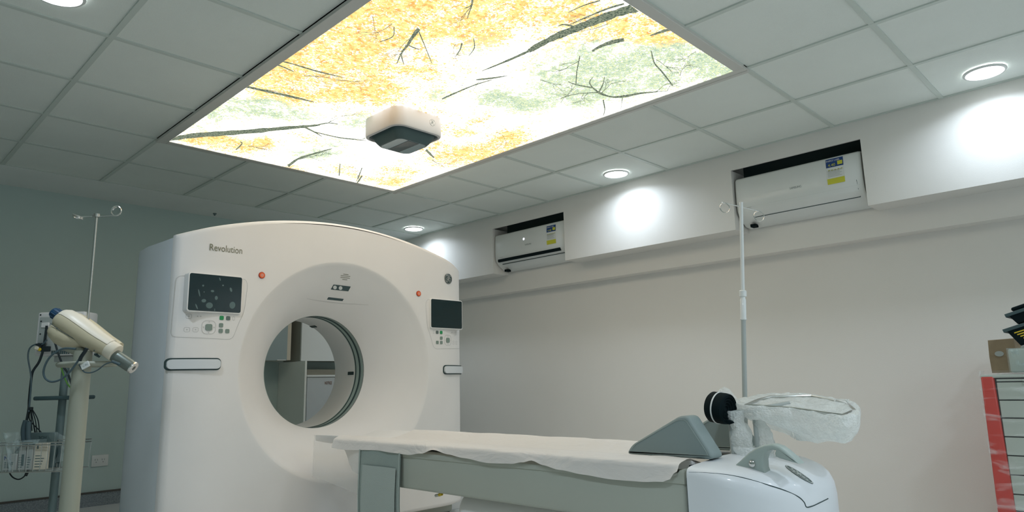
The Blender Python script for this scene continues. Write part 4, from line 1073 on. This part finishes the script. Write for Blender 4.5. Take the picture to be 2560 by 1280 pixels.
# head frame: a along the barrel (down to the nose), b across
hc = Lp(-.1045 + .0, 0, 1.150); AX = (RH * math.cos(R(-33)) + Vector((0, 0, math.sin(R(-33))))).normalized(); BX = (RH * math.sin(R(33)) + Vector((0, 0, math.cos(R(33))))).normalized(); CXv = FH
def HP(a, b, c=0): return hc + AX * a + BX * b + CXv * c
def shell(name, prof, m_, th0=0, th1=360, cb=0, cc_=0, asp=1.0, n_=36, close=True):
    bm = bmesh.new(); full = th1 - th0 >= 360; V = []
    for a, r_, b0 in prof:
        V.append([bm.verts.new(HP(a, cb + b0 + r_ * math.cos(R(th0 + (th1 - th0) * k / n_)), cc_ + asp * r_ * math.sin(R(th0 + (th1 - th0) * k / n_)))) for k in range(n_ if full else n_ + 1)])
    for p, q in zip(V, V[1:]):
        for k in range(n_ if full else n_): bm.faces.new((p[k], p[(k + 1) % len(p)], q[(k + 1) % len(q)], q[k]))
    if full: bm.faces.new(V[0]); bm.faces.new(V[-1])
    return finish(name, bm, m_, ij, angle=50)
up = [(-.020, .012, .012), (-.018, .030, .014), (-.008, .042, .017), (.010, .049, .020), (.050, .0525, .021), (.10, .052, .020), (.15, .048, .0195), (.19, .043, .021), (.22, .040, .0235), (.245, .037, .025), (.25, .020, .025)]
shell('barrel_body', up, M['cream'])
shell('top_cover', [(a, r_ + .0018, b) for a, r_, b in up[2:-1]], M['ivory'], -62, 62)
shell('lower_body', [(-.014, .015, -.03), (-.010, .030, -.030), (.005, .040, -.030), (.04, .047, -.031), (.085, .046, -.029), (.12, .037, -.020), (.145, .024, -.008), (.16, .008, 0)], M['cream'])
shell('barrel_body', [(a, r_ * .86, b) for a, r_, b in up], M['cream'], cc_=.062)
shell('syringe_collar', [(.243, .034, .025), (.245, .0375, .025), (.280, .0375, .025), (.284, .034, .025)], M['ivory'])
shell('syringe_barrel', [(.280, .026, .014), (.365, .026, .014), (.378, .024, .014), (.384, .010, .014)], M['barrel'])
shell('syringe_tip', [(.376, .0268, .014), (.381, .0265, .014), (.384, .024, .014)], M['chrome'])
bm = bmesh.new(); kb = HP(-.050, .022)
lathe(bm, [(.014, .04), (.018, .032), (.0225, .028), (.0235, .004), (.020, -.004), (.012, -.008), (.002, -.009)], axis_mtx(kb - AX * .0, AX), 24)
for k in range(10):
    a = 2 * math.pi * k / 10; m_ = axis_mtx(kb, AX); tube(bm, [m_ @ Vector((.0232 * math.cos(a), .0232 * math.sin(a), .004)), m_ @ Vector((.0225 * math.cos(a), .0225 * math.sin(a), .027))], .0022, 6)
finish('adjusting_knob', bm, M['blue'], ij)
for p0, p1 in ((HP(.085, -.06), Lp(.006, 0, 1.02)), ):
    bm = bmesh.new(); tube(bm, [p0, p1], .022, 14); finish('tilt_joint', bm, M['pole'], ij)
bm = bmesh.new()
for a, b, c in ((.032, -.011, -.047), (.215, -.005, -.035)): lathe(bm, [(.0028, 0), (.0022, .0015), (.0005, .0016)], axis_mtx(HP(a, b, c), -FH), 8)
for k in range(9): lathe(bm, [(.003 + .002 * (k % 3), 0), (.001, .0016)], axis_mtx(HP(.228 + .006 * (k % 4), -.012 - .003 * (k % 3), -.024 - .001 * k), -FH - BX * .8), 7)
finish('screw_mark', bm, M['dark_metal'], ij)['kind'] = 'stuff'
bm = bmesh.new(); tube(bm, [HP(-.008, -.010, -.041), HP(.04, -.012, -.0455), HP(.10, -.010, -.044), HP(.145, -.010, -.034)], .0012, 5); finish('shell_seam', bm, M['line'], ij)
# oval ring handle behind the column
bm = bmesh.new(); tube(bm, [Lp(.0 + .112 * math.cos(t), .045 + .075 * math.sin(t), .975) for t in [i * 2 * math.pi / 40 for i in range(40)]], .0115, 10, closed=True)
tube(bm, [Lp(-.10, .03, .975), Lp(.10, .03, .975)], .007, 8); finish('ring_handle', bm, M['pole'], ij)
# cables of the injector
bm = bmesh.new(); L = [(190, 873), (160, 872), (135, 884), (118, 903), (109, 928), (113, 946), (128, 955), (150, 950), (172, 933), (190, 910), (204, 890), (217, 871)]
tube(bm, spline([atd(x, y, D1 - .06) for x, y in L], 6), .0042, 8); finish('power_cable', bm, M['cable'], ij)
bm = bmesh.new(); L = [(217, 871), (212, 880), (203, 893), (199, 903)]; tube(bm, spline([atd(x, y, D1 - .058) for x, y in L], 5), [.0075] * 16, 8); finish('cable_boot', bm, M['cable_b'], ij)
bm = bmesh.new(); L = [(290, 905), (278, 906), (262, 912), (245, 925), (228, 932), (212, 931), (204, 922), (198, 912)]
tube(bm, spline([atd(x, y, D1 - .05) for x, y in L], 6), .0028, 8); tube(bm, spline([atd(x, y, D1 - .05) for x, y in ((280, 904), (290, 908), (300, 912))], 4), .006, 8); sc_ = finish('sensor_cable', bm, M['cable'], ij)
bm = bmesh.new(); c = atd(213, 914, D1 - .052); box(bm, -.018, .018, -.002, .002, -.012, .012, .001, 1, Matrix.Translation(c) @ Matrix.Rotation(ROTZ, 4, 'Z') @ Matrix.Rotation(R(-28), 4, 'Y')); tg = finish('cable_tag', bm, M['label_white'], ij)
words('tag_lettering', 'CAL', .013, lambda a, b: c - FH * .0026 + (RH * math.cos(R(28)) + Vector((0, 0, math.sin(R(28))))) * a + Vector((0, 0, b)), M['print_grey'], tg, -.010, -.004)
# drip pole of the injector stand
bm = bmesh.new(); tube(bm, [Lp(-.018, .05, .98), Lp(-.020, .05, 1.628)], .0052, 12); dp = finish('drip_pole', bm, M['metal'], ij)
bm = bmesh.new(); lathe(bm, [(.006, 0), (.013, .002), (.013, .016), (.006, .018)], Matrix.Translation(Lp(-.020, .05, 1.620)), 16); box(bm, -.006, .006, -.006, .006, -.006, .006, .001, 1, Matrix.Translation(Lp(-.032, .05, 1.629))); finish('pole_head', bm, M['metal'], dp)
bm = bmesh.new(); tube(bm, [Lp(-.095, .05, 1.625), Lp(.058, .05, 1.625)], .0030, 8)
P = []
for i in range(40):
    t = i / 39 * 2 * math.pi * 1.7; rr_ = .0235 - .004 * i / 39; P.append(Lp(.062 + rr_ * math.sin(t), .05 + .010 * i / 39, 1.652 - rr_ * math.cos(t) - .003))
tube(bm, [Lp(.055, .05, 1.625)] + P, .0030, 8); 
P = []
for i in range(40):
    t = i / 39 * 2 * math.pi * 2.0; P.append(Lp(-.104 - .019 * math.cos(t), .05 + .019 * math.sin(t), 1.618 + .013 * i / 39 + .006 * math.cos(t)))
tube(bm, P, .0030, 8); finish('hook_arm', bm, M['chrome'], dp)

# ------------------------------------------------------------------ patient monitor stand behind it
D2 = 3.7; mb_ = atd(160, 1000, D2)
ms = thing('monitor_stand', 'slim dark rolling stand with tray shelf behind the injector column', 'stand', (mb_.x, mb_.y, 0), ROTZ)
def Mp(u, w, z): return Vector((mb_.x, mb_.y, 0)) + RH * u + FH * w + Vector((0, 0, z))
bm = bmesh.new(); lathe(bm, [(.0195, .05), (.0185, 1.055)], Matrix.Translation(Mp(-.008, 0, 0)), 24); finish('post', bm, M['stand'], ms)
for k in range(5):
    a = R(20 + 72 * k); d = Vector((math.cos(a), math.sin(a), 0)); bm = bmesh.new(); p0 = Mp(-.008, 0, .065)
    tube(bm, [p0, p0 + d * .20 + Vector((0, 0, -.010))], [.017, .012], 10); lg = finish('leg', bm, M['dark_metal'], ms)
    bm = bmesh.new(); c = p0 + d * .195; c.z = .022; lathe(bm, [(.016, -.01), (.022, -.009), (.022, .009), (.016, .01)], axis_mtx(c, d.cross(Vector((0, 0, 1)))), 18); finish('castor', bm, M['cable_b'], lg)
LM = Matrix.Translation((mb_.x, mb_.y, 0)) @ Matrix.Rotation(ROTZ, 4, 'Z')
bm = bmesh.new(); box(bm, -.113, .12, -.08, .08, .822, .843, .008, 3, LM); finish('tray_shelf', bm, M['dark_metal'], ms)
bm = bmesh.new(); box(bm, -.05, .06, -.04, .04, 1.02, 1.05, .005, 2, LM); finish('mount_plate', bm, M['tube_grey'], ms)
# monitor
mo = thing('patient_monitor', 'back of a white patient monitor on top of the dark stand, partly behind the injector', 'monitor', tuple(Mp(0, 0, 1.05)), ROTZ)
bm = bmesh.new(); box(bm, -.135, .118, -.075, .045, 1.052, 1.283, .012, 3, LM @ Matrix.Translation((0, 0, 0))); finish('case', bm, M['white2'], mo)
bm = bmesh.new(); box(bm, -.112, .10, -.092, -.072, 1.075, 1.255, .006, 2, LM); rp = finish('rear_panel', bm, M['tube_grey'], mo)
bm = bmesh.new()
for u, z in ((-.118, 1.268), (.098, 1.262), (-.10, 1.232), (-.098, 1.165), (-.10, 1.115)): lathe(bm, [(.0045, 0), (.003, .002), (.0005, .002)], axis_mtx(Mp(u, -.076 if z > 1.26 else -.093, z), -FH), 10)
finish('screw_hole', bm, M['cable_b'], rp)['kind'] = 'stuff'
bm = bmesh.new(); box(bm, -.095, -.055, -.098, -.09, 1.198, 1.225, .002, 1, LM); finish('port_block', bm, M['white2'], mo)
bm = bmesh.new(); lathe(bm, [(.012, 0), (.012, .018), (.008, .022), (.002, .022)], axis_mtx(Mp(-.098, -.092, 1.092), -FH), 16); finish('gas_port', bm, M['ivory'], mo)
bm = bmesh.new(); lathe(bm, [(.009, 0), (.009, .016), (.002, .018)], axis_mtx(Mp(-.083, -.092, 1.084), -FH), 16); finish('sensor_port', bm, M['yellow'], mo)
bm = bmesh.new(); box(bm, -.082, -.035, -.106, -.09, 1.072, 1.100, .004, 2, LM); finish('power_plug', bm, M['cable_b'], mo)
bm = bmesh.new()
for k in range(9): box(bm, -.03 + k * .011, -.024 + k * .011, -.094, -.09, 1.058, 1.075, 0, 1, LM)
finish('vent_grille', bm, M['dark_metal'], mo, smooth=False)
# monitor leads
def lead(name, L, D, r_, m_, par=None):
    bm = bmesh.new(); tube(bm, spline([atd(x, y, D) for x, y in L], 6), r_, 7); return finish(name, bm, m_, par)
ld = thing('sensor_lead_bundle', 'bundle of black sensor leads hanging from the monitor into the wire basket', 'cables', tuple(atd(110, 860, D2 - .1)), 0)
lead('lead', [(117, 815), (113, 845), (108, 875), (98, 905), (82, 930), (77, 960), (73, 1000), (72, 1022), (66, 1055)], D2 - .10, .0062, M['cable_b'], ld)
lead('lead', [(117, 850), (105, 862), (88, 862), (74, 872), (70, 895), (76, 930), (78, 960), (75, 1000), (72, 1030)], D2 - .11, .0040, M['cable'], ld)
bm = bmesh.new(); tube(bm, [atd(104, 863, D2 - .11), atd(90, 862, D2 - .11)], [.010, .005], 8); finish('plug_boot', bm, M['cable_b'], ld)
bm = bmesh.new(); c = atd(77, 1022, D2 - .105); lathe(bm, [(.006, -.008), (.011, -.006), (.011, .006), (.006, .008)], Matrix.Translation(c), 12); finish('cable_clip', bm, M['cable_b'], ld)
for i, L in enumerate(([(76, 1020), (78, 1045), (80, 1078)], [(77, 1020), (82, 1050), (87, 1082)], [(78, 1020), (88, 1050), (93, 1085)], [(78, 1020), (94, 1048), (98, 1080), (93, 1092)], [(76, 1024), (74, 1050), (100, 1078), (104, 1086), (92, 1090)], [(76, 1020), (84, 1060), (90, 1088)])):
    lead('lead', L, D2 - .10 + .004 * i, .0026, M['cable_b'], ld)
lead('lead', [(57, 1113), (38, 1130), (24, 1152), (21, 1174), (30, 1192), (46, 1199), (60, 1192), (70, 1176)], D2 - .11, .0034, M['cable_b'], ld)
lead('lead', [(64, 1190), (72, 1172)], D2 - .112, .0075, M['cable_b'], ld)
# green and black flex between monitor and column
bm = bmesh.new(); tube(bm, spline([atd(x, y, D2 - .15) for x, y in ((152, 915), (158, 935), (166, 955), (175, 968), (190, 978))], 6), .0035, 7)
tag(finish('earth_wire', bm, M['cable_g']), 'thin green and yellow earth wire sagging between stand and injector column', 'cable')
bm = bmesh.new(); tube(bm, spline([atd(x, y, D2 - .16) for x, y in ((135, 848), (146, 885), (158, 915), (170, 935), (182, 968), (200, 990))], 6), .0050, 7)
tag(finish('power_flex', bm, M['cable_b']), 'black power flex looping from the monitor behind the injector column', 'cable')

# wire basket
bk = thing('wire_basket', 'clear-coated wire basket on the dark stand filled with packets', 'basket', tuple(Mp(0, -.09, .478)), ROTZ)
bx0, bx1, by0, by1, bz0, bz1 = -.196, .176, -.20, -.02, .478, .618
bm = bmesh.new()
rim = [Mp(bx0, by0, bz1), Mp(bx1, by0, bz1), Mp(bx1, by1, bz1), Mp(bx0, by1, bz1)]
for z, s in ((bz1, 1), (bz0, .97), (bz1 - .012, 1)):
    tube(bm, [Mp(bx0 * s, by0, z), Mp(bx1 * s, by0, z), Mp(bx1 * s, by1, z), Mp(bx0 * s, by1, z)], .0030, 6, closed=True)
finish('rim_wire', bm, M['metal'], bk)
bm = bmesh.new()
k = 0
while k <= 11:
    u = bx0 + (bx1 - bx0) * k / 11
    tube(bm, [Mp(u, by0, bz1), Mp(u * .97, by0, bz0), Mp(u * .97, by1, bz0), Mp(u, by1, bz1)], .0017, 5); k += 1
for w_ in (by0 + .06, by0 + .12): tube(bm, [Mp(bx0, w_, bz1), Mp(bx0 * .97, w_, bz0), Mp(bx1 * .97, w_, bz0), Mp(bx1, w_, bz1)], .0017, 5)
finish('wire_grid', bm, M['tube_grey'], bk)
bm = bmesh.new(); box(bm, -.04, .02, -.022, -.012, .50, .60, .002, 1, LM); finish('basket_bracket', bm, M['dark_metal'], bk)
def packet(u0, u1, w0, z0, z1, m_, label, text=None, dark=None, tilt=0):
    t = thing('supply_packet', label, 'packet', tuple(Mp((u0 + u1) / 2, w0, z0)), ROTZ, 'packets in the wire basket')
    bm = bmesh.new(); LT = LM @ Matrix.Translation(((u0 + u1) / 2, w0, z0)) @ Matrix.Rotation(R(tilt), 4, 'Y')
    box(bm, -(u1 - u0) / 2, (u1 - u0) / 2, 0, .022, 0, z1 - z0, .002, 1, LT); finish('carton', bm, m_, t)
    if text: words('lettering', text[0], text[1], lambda a, b: LT @ Vector((a + text[2], -.0008, b + text[3])), text[4], t)
    bm = bmesh.new(); h = z1 - z0; w = u1 - u0
    for i in range(5):
        zz = .012 + h * .10 * i
        if zz < h * .55:
            vs = [bm.verts.new(LT @ Vector(q)) for q in ((-w * .38, -.0005, zz), (w * (.1 + .07 * (i % 4)), -.0005, zz), (w * (.1 + .07 * (i % 4)), -.0005, zz + .004), (-w * .38, -.0005, zz + .004))]; bm.faces.new(vs)
    if dark:
        vs = [bm.verts.new(LT @ Vector(q)) for q in ((dark[0], -.0007, dark[2]), (dark[1], -.0007, dark[2]), (dark[1], -.0007, dark[3]), (dark[0], -.0007, dark[3]))]; bm.faces.new(vs)
    finish('printed_line', bm, M['stand'], t, smooth=False)
packet(-.150, -.082, -.192, .487, .565, M['tube_grey'], 'pale card with two blue printed characters in the basket', ('M2', .026, -.030, .050, M['label_blue']))
packet(-.078, -.042, -.188, .487, .600, M['tube_grey'], 'upright slim packet with a dark printed bar in the basket', None, (-.001, .011, .02, .075), -1)
packet(-.040, -.008, -.190, .487, .602, M['tube_grey'], 'plain upright packet between the dark-barred one and the injector column')
packet(-.004, .060, -.185, .487, .618, M['ivory'], 'cream upright packet mostly hidden by the injector column', None, (-.02, -.012, .10, .118))
packet(-.080, .050, -.120, .487, .662, M['stand'], 'tall dark teal packet standing at the rear of the basket', ('3CH', .022, -.02, .142, M['line']))
bm = bmesh.new()
grid(bm, 16, 14, lambda u, v: Mp(-.160 + .07 * math.sin(u * 1.6), -.175 + .03 * math.sin(u * 9 + v * 4), .48 + .19 * v) + Vector((.006 * noise.noise(Vector((u * 5, v * 5, 0))), 0, 0)))
grid(bm, 16, 12, lambda u, v: Mp(.06 + .13 * u, -.15 + .05 * math.sin(v * 4 + u * 3), .50 + .15 * v + .02 * math.sin(u * 6)))
grid(bm, 16, 6, lambda u, v: Mp(-.19 + .26 * u, -.205 - .006 * math.sin(u * 8), .603 + .022 * v + .012 * u))
tag(finish('clear_plastic_bag', bm, M['film'], None, angle=80), 'crinkled clear plastic bags stuffed along the basket rim', 'plastic bag')
bm = bmesh.new(); P = spline([atd(x, y, D2 - .16) for x, y in ((66, 1052), (60, 1075), (62, 1110), (66, 1150), (74, 1172))], 6)
tube(bm, P, [.014] * len(P), 10); tube(bm, spline([atd(x, y, D2 - .17) for x, y in ((72, 1055), (71, 1090), (76, 1130), (78, 1168))], 6), .012, 10)
tag(finish('coiled_hose', bm, M['cable']), 'folded dark blue pressure hose hanging at the basket end', 'hose')

# ------------------------------------------------------------------ red tool cabinet and what stands on it
CXF = 2.62
ya = at(2451, 940, 0, CXF).y; yb2 = at(2486, 955, 0, CXF).y; ztc = at(2480, 938, 0, CXF).z
tcb = thing('tool_cabinet', 'red-framed drawer cabinet with grey fronts wrapped in stretch film', 'cabinet', (2.93, ya - .32, 0))
bm = bmesh.new(); box(bm, CXF + .02, 3.22, ya - .70, ya, .06, ztc - .012, .008); finish('body', bm, M['red'], tcb, smooth=False)
bm = bmesh.new(); prism(bm, [(ya, ztc - .004), (yb2, ztc - .004), (yb2 - .012, .06), (ya + .012, .06)], lambda a, b: Vector((CXF - .006, a, b)), lambda a, b: Vector((CXF + .06, a, b)), .010, 3); finish('corner_post', bm, M['red'], tcb)
bm = bmesh.new(); box(bm, CXF - .004, 3.22, ya - .70, ya, ztc - .014, ztc, .004); finish('top_mat', bm, M['drawer'], tcb, smooth=False)
zs = [ztc - .018] + [at(2530, y, 0, CXF).z for y in (955, 1001, 1046, 1093, 1140, 1188, 1236)] + [.22, .08]
for a, b in zip(zs, zs[1:]):
    bm = bmesh.new(); box(bm, CXF, CXF + .022, ya - .695, yb2 - .008, b + .0028, a - .0028, .002, 1); dr = finish('drawer', bm, M['drawer'], tcb, smooth=False)
    bm = bmesh.new(); box(bm, CXF - .008, CXF + .004, ya - .66, yb2 - .11, a - .014, a - .006, .002, 1); finish('drawer_pull', bm, M['drawer'], dr, smooth=False)
bm = bmesh.new(); box(bm, CXF + .012, CXF + .024, ya - .70, yb2 - .001, .08, ztc - .015); finish('drawer_gap', bm, M['cable_b'], tcb, smooth=False)
for x_ in (CXF + .06, 3.16):
    for y_ in (ya - .06, ya - .64):
        bm = bmesh.new(); lathe(bm, [(.022, -.014), (.032, -.012), (.032, .012), (.022, .014)], axis_mtx((x_, y_, .032), (1, 0, 0)), 18); finish('castor', bm, M['cable_b'], tcb)
bm = bmesh.new()
def film(a, v):
    L = [(CXF - .022, ya + .006), (CXF - .024, ya - .72), (3.24, ya - .72), (3.24, ya + .012), (CXF - .022, ya + .006)]
    s = a * 4; i = min(int(s), 3); p = Vector(L[i]).lerp(Vector(L[i + 1]), s - i); z = .08 + (ztc - .06) * v
    w_ = .004 * noise.noise(Vector((p.x * 6, p.y * 10 + z * 5, z * 18)))
    return Vector((p.x + w_ + (0 if i == 0 else 0), p.y + w_, z))
grid(bm, 120, 50, film)
def film_top(u, v): return Vector((CXF - .02 + .62 * u, ya - .715 * v, ztc + .004 + .003 * noise.noise(Vector((u * 20, v * 20, 2)))))
grid(bm, 24, 24, film_top)
tag(finish('stretch_film', bm, M['stretch'], None, angle=80), 'crinkled clear stretch film wound around the red drawer cabinet', 'plastic wrap')
# cardboard box
XC = 3.0
p0 = at(2472, 926, 0, XC); p1 = at(2530, 926, 0, XC)
cb = thing('cardboard_box', 'brown cardboard box tilted open on top of the red cabinet', 'box', (XC + .06, (p0.y + p1.y) / 2, ztc + .008))
zc0 = ztc + .0085; zc1 = at(2475, 851, 0, XC).z
bm = bmesh.new(); yl = at(2469, 851, 0, XC).y; yr = at(2535, 851, 0, XC).y; yl0 = at(2479, 926, 0, XC).y
prism(bm, [(yl0, zc0), (yl + .004, (zc0 + zc1) / 2), (yl, zc1), (yr, zc1 + .004), (yr, zc0)], lambda a, b: Vector((XC, a, b)), lambda a, b: Vector((XC + .14, a - .01, b)), .002, 1); finish('carton', bm, M['card'], cb, smooth=False)
c = at(2498, 885, 0, XC - .001)
bm = bmesh.new(); slab(bm, circ(0, 0, .020, 24, .014), lambda a, b, o: Vector((XC - .001 - max(o, 0), c.y + a, c.z + b)), .0008); finish('oval_mark', bm, M['tube_grey'], cb)
# wrapped package
q0 = at(2526, 930, 0, 2.67)
bm = bmesh.new(); box(bm, 2.672, 2.90, q0.y - .30, q0.y, ztc + .0085, at(2530, 872, 0, 2.67).z, .012, 3); pk = thing('wrapped_package', 'grey package in cloudy plastic in front of the cardboard box', 'package', (2.78, q0.y - .15, ztc + .008))
finish('parcel', bm, M['drawer'], pk)
bm = bmesh.new(); zt_ = at(2530, 872, 0, 2.67).z
grid(bm, 24, 20, lambda u, v: Vector((2.668 - .004 * noise.noise(Vector((u * 9, v * 9, 0))) - .003, q0.y + .003 - .30 * u, ztc + .0085 + (zt_ - ztc - .006) * v)))
finish('plastic_wrap', bm, M['film'], pk, angle=80)
# two black bins
TL = R(17); EB = Vector((0, -math.cos(TL), math.sin(TL))); UB = Vector((0, math.sin(TL), math.cos(TL))); BB = Vector((1, 0, 0))
def bin_(tip, foot_z, label, lines, slant, L=.30, dp=.17):
    t = thing('storage_bin', label, 'bin', tuple(tip + EB * .15 + Vector((0, 0, foot_z - tip.z))), 0, 'black bins on the cabinet')
    F0 = lambda a, b, o=0: tip + EB * a - BB * o + UB * b
    h = foot_z - tip.z
    bm = bmesh.new(); prism(bm, [(.006, -.004), (L, -.004), (L - .03, h), (slant, h)], lambda a, b: F0(a, b), lambda a, b: F0(a, b, -dp), .006, 2); finish('tub', bm, M['black_matt'], t)
    bm = bmesh.new(); prism(bm, [(-.004, -.016), (-.004, 0), (L + .006, 0), (L + .006, -.016)], lambda a, b: F0(a, b, .008), lambda a, b: F0(a, b, -dp - .008), .004, 2); finish('rim', bm, M['dark_metal'], t)
    for i in range(lines):
        bm = bmesh.new(); z = -.032 - i * .0115; a0 = .034 + i * .008
        prism(bm, [(a0, z - .0026), (a0, z + .0026), (L - .03, z + .0026), (L - .03, z - .0026)], lambda a, b: F0(a, b, .002), lambda a, b: F0(a, b, -.004)); finish('yellow_stripe', bm, M['yellow'], t, smooth=False)
b1 = at(2508, 824, 0, 2.69); b2 = at(2513, 786, 0, 2.69)
bin_(b1, zt_ + .001, 'dark blue-black bin with four yellow stripes on the wrapped package', 4, .032)
bin_(b2, b1.z + .012, 'plain black bin stacked on the striped bin', 0, .026)
hb_ = zt_ + .001 - b1.z; q1 = b1 + EB * .034 + UB * (hb_ - .001); q2 = b1 + EB * .268 + UB * (hb_ - .001)
bm = bmesh.new(); prism(bm, [(q1.y, q1.z), (q2.y, q2.z), (q2.y + .02, zt_ + .0005), (q1.y + .006, zt_ + .0005)], lambda a, b: Vector((2.70, a, b)), lambda a, b: Vector((2.85, a, b)), .004, 2)
tag(finish('foam_wedge', bm, M['tube_grey']), 'blue-grey foam wedge propping up the striped bin on the package', 'foam block')
LB_ = Matrix.Translation(b2) @ Matrix((( 0, 1, 0, 0), (EB.y, 0, UB.y, 0), (EB.z, 0, UB.z, 0), (0, 0, 0, 1)))
bm = bmesh.new(); box(bm, .03, .30, .0, .16, .001, .020, .009, 4, LB_); tag(finish('bin_lid', bm, M['black_matt']), 'rounded black lid lying on the topmost bin', 'lid')

# ------------------------------------------------------------------ world and view
w = bpy.data.worlds.new('world'); scene.world = w; w.use_nodes = True
w.node_tree.nodes['Background'].inputs[0].default_value = (.3, .4, .42, 1); w.node_tree.nodes['Background'].inputs[1].default_value = .2
vs_ = scene.view_settings; vs_.view_transform = 'Standard'; vs_.look = 'None'; vs_.gamma = 1; vs_.exposure = 0.58; vs_.use_curve_mapping = False
scene.cycles.use_adaptive_sampling = True; scene.cycles.adaptive_threshold = .03
scene.cycles.max_bounces = 8; scene.cycles.diffuse_bounces = 4; scene.cycles.transparent_max_bounces = 12
scene.cycles.caustics_reflective = False; scene.cycles.caustics_refractive = False
scene.cycles.use_denoising = True
